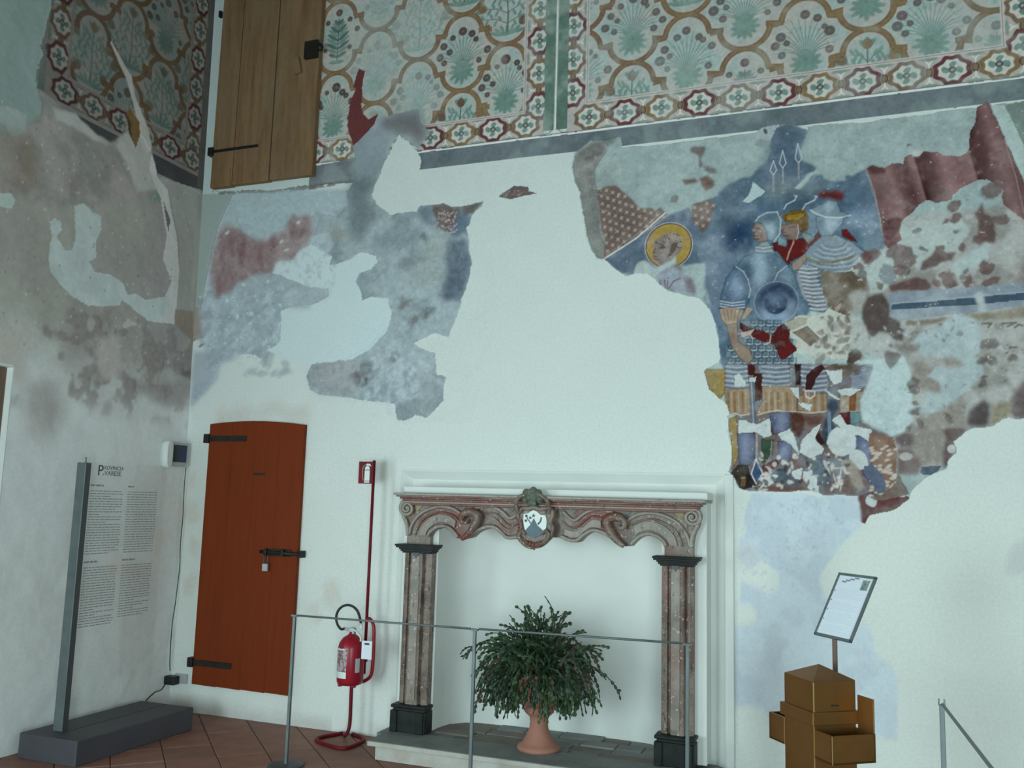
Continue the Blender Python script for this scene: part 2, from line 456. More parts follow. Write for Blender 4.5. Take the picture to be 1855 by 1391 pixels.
def frame(ox, oy, s):
    """traces from an enlarged crop of the wall, in wall metres"""
    def f(*pts):
        p = np.asarray(pts, float); q = back(ox+p[:, 0]/s, oy+p[:, 1]/s); return q[:, [0, 2]]
    return f
def frameL(ox, oy, s):
    def f(*pts):
        p = np.asarray(pts, float); q = left(ox+p[:, 0]/s, oy+p[:, 1]/s, -0.045); return q[:, [1, 2]]
    return f
PX = frame(0, 0, 1)
rnd = random.Random(7)

# ---- ornamental frieze: barbed medallions with plants, and a border of octagonal rosettes
OCH = P(146, 122, 66); OCHD = P(118, 84, 48); RED = P(120, 62, 62); REDL = P(140, 98, 92)
TEAL = P(104, 143, 128); TEALD = P(72, 104, 94); TEALL = P(128, 166, 156); CREAM = P(186, 186, 166); FIELD = P(160, 184, 176)
BROWN = P(92, 66, 58); FRUIT = P(150, 118, 62)
def rosette(C, x, z, col, k=1.0, rot=0):
    R = 0.092*k
    kk = C.sl(x-0.13, x+0.13, z-0.13, z+0.13)
    X = C.X[kk]-x; Z = C.Z[kk]-z
    if rot: X, Z = Z, X
    ax = np.abs(X)*0.86; az = np.abs(Z)
    d = np.maximum(np.maximum(ax, az), (ax+az)*0.745)
    ang = np.arctan2(Z, X); d = d*(1+0.045*np.cos(8*ang))
    C.blend(kk, np.clip((R-d)/C.px+0.5, 0, 1), col, 0.16)
    C.blend(kk, np.clip((0.066*k-d)/C.px+0.5, 0, 1), P(190, 198, 184), 0.05)
    rr = np.hypot(X*0.9, Z)
    pet = np.clip((0.054*k*(0.62+0.38*np.abs(np.cos(2*ang+0.4)))-rr)/C.px+0.5, 0, 1)
    C.blend(kk, pet*(np.cos(4*ang) > -0.55), TEAL, 0.12)
    C.blend(kk, np.clip((0.02*k-rr)/C.px+0.5, 0, 1), P(78, 84, 82), 0.1)
    C.blend(kk, np.clip((0.009*k-rr)/C.px+0.5, 0, 1), P(150, 160, 150))
def connector(C, x, z, rot=0):
    for a, b in ((0.034, BROWN), (0.022, OCH)):
        C.ell((x, z), a*0.62, a, b)
    dirs = ((-1, 1), (1, 1), (-1, -1), (1, -1))
    for sx, sz in dirs:
        p = ((x, z+sz*0.03), (x, z+sz*0.052), (x+sx*0.02, z+sz*0.075))
        if rot: p = tuple((x+(b-z), z+(a-x)) for a, b in p)
        C.stroke(p, 0.008, P(205, 206, 188))
    for sz in (-1, 1):
        q = (x, z+sz*0.085) if not rot else (x+sz*0.085, z)
        C.ell(q, *((0.05, 0.012) if not rot else (0.012, 0.05)), TEAL, a=0.75)
def rose(C, p, r, col, a=0.95):
    C.ell(p, r, r, col, a=a)
    for i in range(6):
        t = i*1.047+0.3
        C.stroke(((p[0]+r*0.3*math.cos(t), p[1]+r*0.3*math.sin(t)), (p[0]+r*0.85*math.cos(t+0.4), p[1]+r*0.85*math.sin(t+0.4))), 0.004, P(150, 150, 138), 0.35)
    C.ell(p, r*0.18, r*0.18, P(180, 184, 168), a=0.3)
def plant(C, x, z, kind, g, fade, s=1.0):
    t = lambda c: c*(1-fade)+FIELD*fade
    al = 1-0.35*fade
    if kind == 0:
        for i in range(11):
            a = math.pi*(0.5+(i-5)*0.16); L = 0.10+0.05*(1-abs(i-5)/5)
            C.leaf((x, z+0.155), -a if i % 2 else a-math.pi, 0.085+g.random()*0.03, 0.034, t(TEAL), al); C.stroke([(x, z+.155), (x+.07*math.cos(-a if i % 2 else a-math.pi), z+.155+.07*math.sin(-a if i % 2 else a-math.pi))], .004, t(TEALD), .6)
        for i in range(9):
            a = math.pi*(0.5+(i-4)*0.19); C.leaf((x, z+0.15), a, 0.062, 0.026, t(TEAL), al)
        for i in range(17):
            a = math.pi/2+(i-8)*0.15; L = 0.16+0.12*math.cos((i-8)*0.17)+g.random()*0.03
            q = [(x, z+0.17)]; aa = math.pi/2+(i-8)*0.05
            for j in range(4):
                aa += (a-math.pi/2)*0.27; q.append((q[-1][0]+L/4*math.cos(aa), q[-1][1]+L/4*math.sin(aa)))
            C.stroke(q, [.003, .008, .009, .007, .003], t(TEALL), 0.75); C.stroke(q, 0.0042, t(TEALD), al*.85)
            if i % 2:
                for sg in (-1, 1): C.leaf(q[3], aa+sg*.55, .026, .008, t(TEAL), al*.6)
        for (dx, dz, r) in ((0, .47, .03), (-.075, .43, .02), (.075, .435, .022), (-.15, .36, .026), (.155, .35, .028), (-.19, .29, .027), (.195, .285, .026), (-.14, .235, .02), (.14, .22, .022), (.11, .39, .018), (-.105, .315, .02)):
            if g.random() < 0.9:
                rose(C, (x+dx+g.uniform(-.012, .012), z+dz+g.uniform(-.012, .012)), r*g.uniform(.95, 1.3), t((BROWN, P(112, 74, 70), P(92, 92, 86), P(84, 72, 64))[g.randrange(4)]), al)
    elif kind == 1:
        C.ell((x, z+0.085), 0.095, 0.018, t(TEAL), g.uniform(-.08, .08), al)
        for i in range(7): C.leaf((x+(i-3)*0.022, z+0.08), math.pi*(0.5+(3-i)*0.13), 0.075, 0.026, t(TEAL), al)
        stem = [(x, z+0.10), (x+0.006, z+0.22), (x-0.004, z+0.34), (x, z+0.46)]
        C.stroke(stem, 0.010, t(TEALD), al)
        for sx in (-1, 1):
            for z0, L in ((0.16, 0.19), (0.24, 0.17), (0.32, 0.12), (0.38, 0.08)):
                q = [(x, z+z0), (x+sx*L*0.5, z+z0+0.045), (x+sx*L, z+z0+0.055)]
                C.stroke(q, 0.006, t(TEALD), al)
                for j in range(5):
                    f = 0.25+0.18*j; p = (x+sx*L*f, z+z0+0.05*min(1, f*1.6))
                    C.leaf(p, (1 if j % 2 else -1)*1.1+(0 if sx > 0 else math.pi), 0.052, 0.021, t(TEAL), al)
        for (dx, dz) in ((0, .50), (-.2, .30), (.2, .31), (-.12, .17), (.12, .165), (.15, .40), (-.15, .41)):
            if g.random() < 0.72 or dx == 0:
                p = (x+dx, z+dz); a0 = math.pi/2-dx*4
                for da in (-0.75, 0, 0.75): C.leaf((p[0]-.01*math.cos(a0), p[1]-.01*math.sin(a0)-.012), a0+da, 0.07, 0.034, t(TEAL), al)
                C.ell(p, 0.036, 0.031, t(FRUIT if g.random() < .6 else P(126, 100, 74)), a0, al, 0.2)
    else:
        C.stroke([(x, z+0.10), (x, z+0.45)], 0.009, t(TEALD), al)
        C.ell((x, z+0.09), 0.07, 0.015, t(TEAL), 0, al)
        for i in range(9):
            for sx in (-1, 1):
                L = 0.07+0.05*math.sin(i*0.39+0.3)
                C.leaf((x, z+0.13+i*0.034), math.pi/2-sx*(1.15-0.05*i), L, 0.03, t(TEAL if i % 2 else TEALD), al*0.9)
        for (dx, dz, r) in ((0, .50, .03), (-.17, .33, .024), (.17, .34, .024), (.11, .2, .02), (-.11, .2, .02), (-.1, .43, .022), (.1, .43, .022)):
            rose(C, (x+dx, z+dz), r, t((P(104, 92, 74), RED, BROWN)[g.randrange(3)]), al)
B_ = 0.595
def frieze(C, x0, x1, cols, fade, seed, ztop):
    """cols: (x of the column of medallions, height of one crossing)"""
    k = C.sl(x0, x1, 4.15, ztop); X = C.X[k]; Z = C.Z[k]
    fld = 1-np.clip(np.abs(C.n2[k]), 0, 1)
    C.blend(k, np.ones(X.shape, np.float32), FIELD, 0.06, P(176, 186, 170))
    D = np.full(X.shape, 9.0)
    for xc, zc in cols:
        u = np.abs(X-xc); v = np.mod(Z-zc+B_/2, B_)-B_/2
        q = B_/4
        dU = np.abs(np.sqrt((u/.160)**2+((v-q)/q)**2)-1)*0.155; dU = np.where((v < q) & (u < .19), dU, 9)
        dN = np.abs(np.sqrt((u/.146)**2+((v+q)/q)**2)-1)*0.147; dN = np.where((v > -q) & (u < .19), dN, 9)
        dS = np.where((u > .135) & (u < .225), np.abs(np.abs(v)-q+ (u-.18)*0.15*np.sign(v)), 9)
        D = np.minimum(D, np.minimum(np.minimum(dU, dN), dS))
    C.blend(k, np.clip((0.036-D)/0.012, 0, 1)*0.8, CREAM)
    g = random.Random(seed)
    for i, (xc, zc) in enumerate(cols):
        for j in range(-2, 5):
            zb = zc+(j-1)*B_
            if zb > ztop or zb+B_ < 4.3: continue
            fd = fade(xc, zb+0.3)
            plant(C, xc, zb, (0 if (i+j) % 2 == 0 else (1 if g.random() < .75 else 2)), g, fd)
    fdv = np.clip(np.vectorize(lambda a: fade(a, 4.7))(C.xs[k[1]]), 0, 1)[None, :]*0.7*sstep(-0.5, 0.4, C.n1[k])
    C.blend(k, np.clip((0.0175-D)/C.px+0.5, 0, 1), OCH, 0.22, P(138, 100, 58), C.n1)
    C.blend(k, np.clip((0.003-np.abs(D-0.0175))/C.px+0.5, 0, 1)*0.55, P(96, 82, 58))
    C.blend(k, np.clip((0.002-np.abs(D-0.002))/C.px+0.4, 0, 1)*0.25, P(190, 150, 96))
    C.blend(k, fdv.astype(np.float32)*0.65, FIELD, 0.08)
def border(C, x0, x1, zb, zt, cols, seed):
    k = C.sl(x0, x1, zb, zt); C.blend(k, np.ones(C.X[k].shape, np.float32), P(180, 186, 172), 0.05)

# ---- back wall canvas: fine where it is painted, coarse on the white plaster below
xs = np.unique(np.round(np.concatenate([np.linspace(-0.12, 3.0, 530), np.linspace(3.0, 6.1, 650), np.linspace(6.1, 8.6, 40), [1.86, 4.10]]), 5))
zs = np.unique(np.round(np.concatenate([np.linspace(0, 1.25, 90), np.linspace(1.25, 5.75, 870), np.linspace(5.75, 6.8, 12), [1.81]]), 5))
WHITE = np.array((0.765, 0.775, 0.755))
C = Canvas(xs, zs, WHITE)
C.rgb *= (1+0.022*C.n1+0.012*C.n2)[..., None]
# lower wall lightened and warmed: the stronger light low down is painted in
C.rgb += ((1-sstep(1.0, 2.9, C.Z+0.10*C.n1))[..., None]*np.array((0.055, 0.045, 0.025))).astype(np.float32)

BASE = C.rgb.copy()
ZA = frame(1270, 200, 5.456); ZB = frame(1270, 430, 5.456); ZC = frame(1270, 660, 5.456); ZD = frame(1020, 220, 5.456)
ZE = frame(1540, 180, 5.797); ZF = frame(1540, 400, 5.797); ZG = frame(1540, 620, 5.797)
ZH = frame(360, 345, 4.0326); ZI = frame(600, 200, 4.0326); ZJ = frame(540, 540, 3.974); ZK = frame(360, 0, 4.0326)
ZL = frame(1300, 830, 3.342); ZN = frame(1080, 420, 7.729); ZO = frame(340, 560, 5.153); ZQ = frame(760, 0, 4.0326)

# frieze, two panels parted by green strips
def fadeL(x, z): return np.clip(0.85-abs(x-1.62)/0.55, 0, 0.8)
def fadeR(x, z): return 0.12 if x < 5.4 else 0.35
ZT = 5.75
for x0, x1, cols, fd, sd in ((0.9, 2.71, [(1.14, 4.885), (1.497, 4.59), (1.853, 4.885), (2.215, 4.588), (2.562, 4.893)], fadeL, 3),
                             (3.172, 5.723, [(3.117, 4.893), (3.488, 4.605), (3.858, 4.89), (4.234, 4.585), (4.612, 4.872), (4.977, 4.595), (5.338, 4.880), (5.69, 4.595)], fadeR, 11)):
    frieze(C, x0, x1, cols, fd, sd, ZT)
# borders
for x0, x1, z0, z1 in ((0.9, 2.86, 4.15, 4.352), (2.71, 2.862, 4.15, ZT), (3.03, 3.172, 4.15, ZT), (3.03, 6.1, 4.15, 4.362), (5.723, 6.1, 4.15, ZT)):
    k = C.sl(x0, x1, z0, z1); C.blend(k, np.ones(C.X[k].shape, np.float32), P(176, 184, 170), 0.06, P(186, 180, 166))
def run(pts, rot):
    for i, (x, z) in enumerate(pts):
        if i:
            connector(C, (x+pts[i-1][0])/2, (z+pts[i-1][1])/2, rot)
    for i, (x, z) in enumerate(pts):
        rosette(C, x, z, (OCH, RED)[i % 2] if i % 4 else P(134, 112, 76), 1.0, rot)
run([(2.815, 5.61-0.245*i) for i in range(0, 6)], 1)
run([(3.068, 5.68-0.2465*i) for i in range(0, 6)], 1)
run([(5.83, 5.60-0.25*i) for i in range(0, 6)], 1)
run([(2.724-0.2485*i, 4.255) for i in range(0, 8)], 0)
run([(3.189+0.2507*i, 4.256) for i in range(0, 12)], 0)
for q in (((2.71, ZT), (2.71, 4.352), (0.9, 4.352)), ((3.172, ZT), (3.172, 4.362), (5.723, 4.362), (5.723, ZT))):
    q = np.array(q)
    C.stroke(q, 0.022, P(188, 192, 180)); C.stroke(q, 0.005, P(128, 96, 88), 0.8)
k = C.sl(2.856, 3.032, 4.2, ZT)
C.blend(k, (np.abs(C.X[k]-2.945) < 0.086+0.004*C.n2[k]).astype(np.float32), P(88, 122, 106), 0.13, P(104, 134, 118))
C.stroke(np.array(((2.946, ZT), (2.944, 4.6), (2.942, 4.2), (2.942, 4.15))), 0.015, P(196, 210, 200))
for sx in (-1, 1):
    C.stroke(np.array(((2.943+sx*0.014, 4.24), (2.943+sx*0.02, 4.20), (2.943+sx*0.045, 4.172), (2.943+sx*0.09, 4.168))), 0.006, P(90, 100, 96))
C.rid[(C.Z > 4.15) & (C.X > 0.9) & (C.X < 2.943)] = 1
C.rid[(C.Z > 4.15) & (C.X >= 2.943) & (C.X < 6.1)] = 2
# grey-blue band under the frieze
k = C.sl(0.9, 6.1, 3.98, 4.19); zz = C.Z[k]+0.003*C.n2[k]
m = ((zz > 4.017) & (zz < 4.148)).astype(np.float32)
C.blend(k, m, P(104, 120, 124), 0.10, P(88, 106, 110)); C.rid[k][m > 0.5] = 3
C.blend(k, ((zz >= 4.148) & (zz < 4.162)).astype(np.float32), P(200, 210, 200)); C.blend(k, (np.abs(zz-4.164) < 0.003).astype(np.float32), P(90, 92, 90))
C.h[C.rid > 0] = 0.002
# left of the plank door the wall is plain white again
k = C.sl(-0.2, 0.96, 3.9, 6.9); C.blend(k, np.ones(C.X[k].shape, np.float32), P(176, 200, 194), 0.03); C.rid[k] = 0; C.h[k] = 0
k, m = C.poly(PX((560, 346), (560, 300), (576, 300), (650, 285), (655, 330), (576, 336)), P(106, 118, 122), 1, 0.004, 0.08, rid=3)
C.poly(PX((385, 346), (470, 344), (520, 342), (600, 330), (610, 336), (520, 350), (385, 352)), P(110, 116, 108), 0.8, 0.012, 0.25, holes=0.1)

# ---- left fragment: stained, faded plaster
GL = P(154, 176, 177); GD = P(108, 126, 130)
C.poly(PX((366, 352), (421, 352), (397, 404), (383, 470), (370, 520), (364, 562), (348, 562)), P(146, 168, 160), 1, 0.003, 0.04)
C.poly(PX((348, 556), (395, 560), (398, 600), (380, 606), (349, 620)), P(160, 158, 138), 1, 0.004, 0.06)
PB = P(164, 188, 192)
C.poly(np.vstack([ZH((245, 30), (150, 240), (100, 420), (60, 620), (20, 850), (0, 870), (40, 1100), (60, 1391)), PX((346, 700), (345, 738), (366, 716), (392, 690), (402, 655), (432, 642), (470, 655), (508, 632), (512, 606), (600, 560), (640, 510), (660, 440), (640, 345), (519, 347))]), PB, 1, 0.006, 0.04, 3, P(150, 172, 176), rid=4, h=0.001)
g = random.Random(5)
for i in range(120):                                     # greyer blocks and flecks in the pale patch
    x, z = PX((g.uniform(362, 520), g.uniform(530, 680)))[0]
    if i < 50: C.ell((x, z), g.uniform(.02, .07), g.uniform(.012, .04), P(138, 158, 164), g.uniform(-.6, .6), 0.5, 0.1, 0, 5, 0.012)
    else: C.ell((x, z), g.uniform(.006, .02), g.uniform(.004, .014), P(182, 206, 206), g.uniform(-1, 1), 0.7, 0.05, 0, 2, 0.008)
C.poly(ZO((60, 400), (330, 400), (460, 470), (240, 520), (230, 640), (200, 740), (60, 880), (30, 930), (40, 600)), P(150, 168, 176), 0.8, 0.008, 0.06, 3)
C.poly(ZO((480, 420), (600, 420), (700, 470), (620, 520), (440, 520)), WHITE, 1, 0.006)
C.ell(ZO((125, 340))[0], .025, .012, P(110, 128, 122), 0.5, 0.8)
C.poly(ZH((245, 30), (150, 240), (235, 240), (350, 330), (460, 350), (560, 320), (640, 250), (680, 180), (860, 160), (1090, 130), (1100, 0), (640, 10), (440, 30)), P(160, 186, 188), 1, 0.004, 0.03, 2)
C.stroke(ZH((245, 30), (150, 240), (100, 420), (60, 620), (15, 860)), 0.007, P(110, 128, 124), 0.8)
G1 = np.vstack([PX((640, 263), (680, 218), (687, 213), (759, 198), (762, 223), (779, 238), (757, 270), (747, 263), (727, 245), (717, 250), (707, 268), (700, 295), (685, 322)),
     ZI((300, 610), (330, 690), (430, 760), (620, 740), (650, 690), (730, 690), (820, 680), (940, 710), (1000, 690), (1120, 665), (1100, 710), (1050, 740), (1030, 780), (1020, 830), (990, 850), (1000, 920), (1010, 980), (1005, 1020), (1030, 1120), (1000, 1250), (985, 1300), (940, 1391)),
     ZJ((1180, 10), (1140, 130), (1085, 280), (990, 250), (890, 295), (840, 320), (870, 360), (990, 400), (1000, 555), (1030, 550), (1065, 570), (1050, 740), (990, 800), (930, 865), (840, 840), (780, 885), (710, 880), (700, 760), (560, 745), (330, 715), (150, 695), (90, 660), (60, 560), (100, 480), (190, 440), (240, 370), (300, 340), (340, 440), (430, 390), (500, 370), (540, 310), (600, 270), (650, 180), (675, 110), (650, 40)),
     ZH((1390, 790), (1260, 775), (1200, 800), (1180, 720), (1150, 670), (1170, 610), (1260, 580), (1305, 530), (1290, 480), (1190, 455), (1050, 520), (960, 550), (900, 530), (990, 400), (960, 310), (840, 330), (880, 200), (860, 160), (1000, 190), (1090, 110)),
     PX((628, 345), (633, 345), (648, 310), (643, 280))])
k, m = C.mask(G1, 0.006)
nn = C.n1[k]*0.8+C.n2[k]*0.7
c = GL*(1-sstep(-.35, .45, nn))[..., None]+P(130, 151, 154)*sstep(-.35, .45, nn)[..., None]
c = c*(1+0.10*C.n3[k])[..., None]
C.rgb[k] = C.rgb[k]*(1-m[..., None])+c*m[..., None]; C.rid[k][m > .5] = 5; C.h[k][m > .5] = 0.003
# stains and colours inside it
def soft(pts, col, a=0.7, s=6, w=0.012, mot=0.12): C.poly(pts, col, a, w, mot, s)
soft(ZI((150, 500), (330, 480), (290, 640), (330, 760), (200, 980), (130, 900), (120, 600)), P(88, 106, 108), 0.7)
soft(ZI((150, 430), (390, 300), (470, 100), (420, 70), (190, 270)), P(140, 158, 166), 0.6)
soft(ZI((380, 40), (640, 20), (720, 170), (620, 270), (580, 180), (480, 180), (350, 110)), P(108, 104, 104), 0.75)
soft(ZI((640, 700), (740, 700), (760, 880), (660, 800)), P(92, 112, 128), 0.8, 4)
k_, m_ = C.poly(ZI((740, 690), (820, 680), (940, 710), (930, 800), (900, 900), (830, 900), (780, 850), (750, 760)), P(112, 92, 82), 0.9, 0.01, 0.4, 2)
C.poly(ZI((960, 700), (1120, 665), (1040, 750), (960, 780)), P(112, 106, 92), 0.9, 0.006, 0.25, 1)
soft(ZI((930, 740), (1030, 780), (1010, 900), (850, 940), (900, 820)), P(78, 104, 122), 0.85, 3)
for i in range(90):
    p = ZI((g.uniform(780, 920), g.uniform(740, 900)))[0]
    C.ell(p, .006, .004, P(196, 190, 176), g.uniform(0, 3), 0.6, 0)
k, m = C.poly(ZI((850, 950), (980, 930), (1005, 1020), (1030, 1120), (1000, 1250), (950, 1391), (800, 1391), (830, 1200)), P(56, 76, 96), 0.85, 0.012, 0.3, 4, P(84, 104, 118))
soft(ZI((680, 880), (710, 960), (700, 990), (660, 920)), P(64, 84, 84), 0.9, 2)
soft(ZI((500, 1100), (700, 1020), (720, 1080), (560, 1150), (480, 1170)), P(96, 114, 116), 0.8, 5)
soft(ZI((0, 850), (90, 870), (130, 930), (60, 950), (0, 940)), P(160, 158, 128), 0.6)
soft(ZI((720, 900), (840, 900), (830, 1250), (640, 1300), (560, 1180)), P(150, 166, 160), 0.6, 8)
for pts, cc, a in (((430, 560), P(62, 66, 62), .8), ((500, 540), P(78, 80, 74), .6), ((690, 420), P(80, 82, 72), .7), ((480, 480), P(84, 88, 82), .6), ((860, 150), P(96, 92, 84), .6), ((940, 100), P(84, 94, 94), .7), ((780, 40), P(120, 112, 98), .7), ((470, 600), P(52, 54, 52), .85)):
    C.ell(ZJ(pts)[0], .045, .03, cc, 0.5, a, 0.3, 0, 9, 0.03)
for i in range(150):                                     # white efflorescence in the lower lobe
    p = ZJ((g.gauss(760, 150), g.gauss(600, 120)))[0]
    kk, mm = C.mask(G1, 0.006) if i == 0 else (kk, mm)
    C.ell(p, g.uniform(.008, .035), g.uniform(.005, .022), P(176, 194, 200), g.uniform(0, 3), 0.45, 0.05, 0, 4, 0.015)
soft(ZJ((60, 560), (240, 380), (330, 440), (420, 400), (430, 700), (150, 690)), P(146, 152, 148), 0.5, 8)
soft(ZJ((860, 560), (1060, 570), (1040, 740), (930, 860), (800, 830), (880, 700)), P(138, 154, 154), 0.6, 5)
# white filling has clean edges round the lower lobes
C.poly(ZJ((1180, 10), (1140, 130), (1085, 280), (990, 250), (890, 295), (840, 320), (870, 360), (990, 400), (1000, 555), (1030, 550), (1065, 570), (1050, 740), (990, 800), (930, 865), (840, 840), (780, 885), (710, 880), (700, 900), (1250, 900), (1400, 300), (1300, 0)), WHITE, 1, 0.011, 0.03, rid=0, h=0)
C.poly(ZI((300, 610), (330, 690), (430, 760), (620, 740), (650, 690), (730, 690), (820, 680), (940, 710), (1000, 690), (1120, 665), (1100, 710), (1050, 740), (1030, 780), (1020, 830), (990, 850), (1000, 920), (1010, 980), (1005, 1020), (1030, 1120), (1000, 1250), (985, 1300), (940, 1391), (1200, 1391), (1500, 600), (1480, 360), (1150, 390), (645, 436), (655, 340), (600, 270), (500, 180), (440, 280), (390, 390), (340, 510)), WHITE, 1, 0.011, 0.03, rid=0, h=0)
C.poly(ZH((1200, 800), (1180, 720), (1150, 670), (1170, 610), (1260, 580), (1305, 530), (1290, 480), (1190, 455), (1050, 520), (960, 550), (980, 490), (900, 440), (820, 400), (720, 450), (700, 500), (560, 520), (535, 600), (640, 640), (800, 700), (940, 720), (950, 770), (850, 830), (700, 850), (600, 880), (600, 1100), (500, 1170), (800, 1270), (1080, 1240), (1230, 1180), (1360, 1050), (1405, 930), (1370, 790)), P(182, 206, 204), 1, 0.012, 0.02, rid=0)
for i in range(70):
    p = ZH((g.uniform(540, 1000), g.uniform(380, 700)))[0]
    C.ell(p, g.uniform(.006, .03), g.uniform(.004, .018), P(160, 182, 186), g.uniform(0, 3), 0.5, 0.05, 0, 3, 0.015)
C.poly(ZH((690, 770), (760, 720), (950, 720), (940, 780), (850, 800), (800, 870), (660, 860)), P(156, 178, 180), 0.8, 0.02, 0.06, 3)
# red patch
RPp = ZH((145, 290), (215, 240), (300, 290), (400, 350), (470, 370), (560, 320), (640, 290), (660, 200), (700, 175), (820, 190), (840, 300), (800, 400), (720, 450), (700, 500), (560, 520), (540, 600), (400, 620), (280, 690), (220, 750), (120, 780), (85, 650), (90, 500), (120, 400))
C.poly(RPp, P(166, 152, 147), 0.95, 0.008, 0.12, 3, P(152, 126, 124), rid=4)
for a_, b_ in (((180, 380), (170, 520)), ((240, 330), (230, 480)), ((300, 320), (330, 500)), ((540, 340), (550, 440)), ((680, 270), (700, 350)), ((760, 280), (730, 340)), ((150, 640), (130, 770)), ((470, 400), (440, 560)), ((250, 480), (360, 480))):
    m_ = ZH(a_, b_).mean(0); L_ = np.hypot(*(ZH(a_, b_)[1]-ZH(a_, b_)[0]))
    C.ell(m_, .03, max(.04, L_*.55), P(138, 94, 94), .15, .6, .2, 0, 9, .03)
for p in ((210, 310), (640, 430), (330, 690), (730, 235), (600, 370), (510, 660)): C.ell(ZH(p)[0], .018, .013, P(186, 200, 196), 0.4, .8, 0, 0, 2, .012)
# red sliver by the plank door
C.poly(ZK((1170, 500), (1215, 520), (1190, 640), (1195, 690), (1185, 760), (1200, 830), (1240, 870), (1310, 830), (1280, 910), (1200, 1000), (1130, 1065), (1085, 920), (1100, 780), (1120, 710), (1150, 650), (1130, 630), (1150, 560)), P(126, 54, 52), 1, 0.003, 0.12, rid=5, h=-0.002)
C.poly(PX((902, 357), (914, 349), (930, 337), (957, 339), (958, 347), (973, 350), (950, 355), (925, 361)), P(116, 106, 98), 1, 0.004, 0.3, 0, P(96, 104, 108), rid=5, h=0.003)
for i in range(30):
    p = PX((g.uniform(910, 945), g.uniform(345, 358)))[0]; C.ell(p, .006, .004, P(180, 150, 130), 0, .6)
# warm damp stains over and beside the little door
soft(ZO((320, 1000), (420, 920), (560, 910), (620, 1000), (560, 1050), (330, 1050)), P(184, 188, 170), 0.6, 8)
soft(ZO((640, 980), (760, 890), (880, 880), (960, 960), (1130, 870), (1150, 1040), (940, 1040), (800, 950), (700, 1020)), P(180, 182, 164), 0.6, 8)
for p, r in (((345, 930), .10), ((350, 990), .06), ((345, 870), .07), ((600, 1075), .10), ((570, 1110), .08), ((345, 1060), .08), ((400, 760), .09)):
    C.ell(PX(p)[0], r*0.7, r, P(186, 190, 166), 0, .45, 0.05, 0, 12, .03)
k = C.sl(-.1, 1.4, 0, 0.16); C.blend(k, (0.45*(1-sstep(0.0, .14, C.Z[k]+.03*C.n2[k]))).astype(np.float32), P(160, 166, 154), 0.15)

# ---- right fragment: soldiers, saint and red curtain
OUT = np.vstack([ZD((110, 320), (270, 190), (450, 190), (570, 155), (580, 255)), PX((1200, 262), (1290, 250), (1371, 240), (1379, 232), (1412, 225)), ZA((880, 140), (1050, 190), (1050, 160)), PX((1560, 222), (1640, 212), (1760, 196)), ZE((1330, 90), (1440, 15), (1480, 60), (1826, 20)), PX((1900, 170), (1900, 740)),
   ZG((1826, 800), (1750, 810), (1650, 790), (1580, 810), (1480, 890), (1300, 895), (1200, 930), (1090, 1040), (1115, 1100), (1110, 1170), (1040, 1230)), ZL((1390, 55), (1270, 115), (1180, 190), (1150, 250), (1070, 310), (1000, 330), (920, 345), (890, 400), (845, 380), (850, 235)),
   ZC((1550, 1300), (1200, 1290), (1160, 1260), (1080, 1245), (900, 1260), (520, 1250), (420, 1240), (360, 1210), (330, 1120), (260, 1060), (310, 930), (300, 760), (275, 720), (270, 540), (250, 520), (270, 480), (260, 400), (190, 340), (80, 250), (50, 150), (30, 60)),
   ZB((60, 1290), (180, 1240), (190, 1180), (180, 1020), (150, 920), (110, 760), (60, 690), (0, 620)),
   ZN((1500, 970), (1440, 930), (1300, 900), (1100, 850), (1000, 820), (880, 740), (820, 660), (700, 590), (580, 580), (430, 620), (330, 560), (210, 480), (170, 430), (100, 380)),
   ZD((340, 1350), (290, 1290), (240, 1150), (220, 1000), (175, 830), (175, 700), (120, 610), (85, 450))])
k, mO = C.poly(OUT, P(146, 170, 166), 1, 0.007, 0.05, 0, P(154, 177, 172), rid=6, h=0.003)
kO = k
BL1 = P(82, 108, 124); BL2 = P(74, 96, 116); BL3 = P(128, 150, 166)
# mist-blue ground behind the men
BG = np.vstack([ZA((690, 270), (740, 150), (880, 140), (1050, 200), (1040, 250), (1010, 330), (950, 430), (1000, 500), (1140, 570), (1120, 605), (1060, 630), (930, 775), (1000, 780), (1100, 650), (1190, 630), (1220, 680), (1290, 690), (1420, 700), (1430, 650), (1530, 630), (1640, 580), (1690, 760), (1750, 960), (1800, 1230), (1840, 1391)),
   ZB((1740, 130), (1640, 180), (1200, 500), (900, 1000), (520, 1391), (250, 1391), (200, 1240), (160, 920), (60, 690), (20, 500), (20, 290), (0, 270)), ZN((1600, 1050), (1500, 950), (1560, 820), (1500, 780), (1530, 440), (1360, 450), (1200, 470), (1150, 440), (1320, 200), (1330, 80)), ZD((1270, 940), (1270, 820), (1440, 770), (1530, 740)), ZA((160, 830), (280, 720), (400, 670), (500, 650), (640, 520), (690, 420))])
C.poly(BG, BL1, 1, 0.008, 0.14, 1, P(100, 124, 138))
C.poly(np.vstack([ZD((400, 1365), (720, 1160), (1040, 925), (1250, 850), (1330, 1080), (1330, 1391)), ZN((1250, 440), (1150, 450), (820, 500), (600, 440), (520, 610), (330, 560), (170, 430))]), P(84, 106, 122), 1, 0.006, 0.16, 1, P(100, 118, 134))
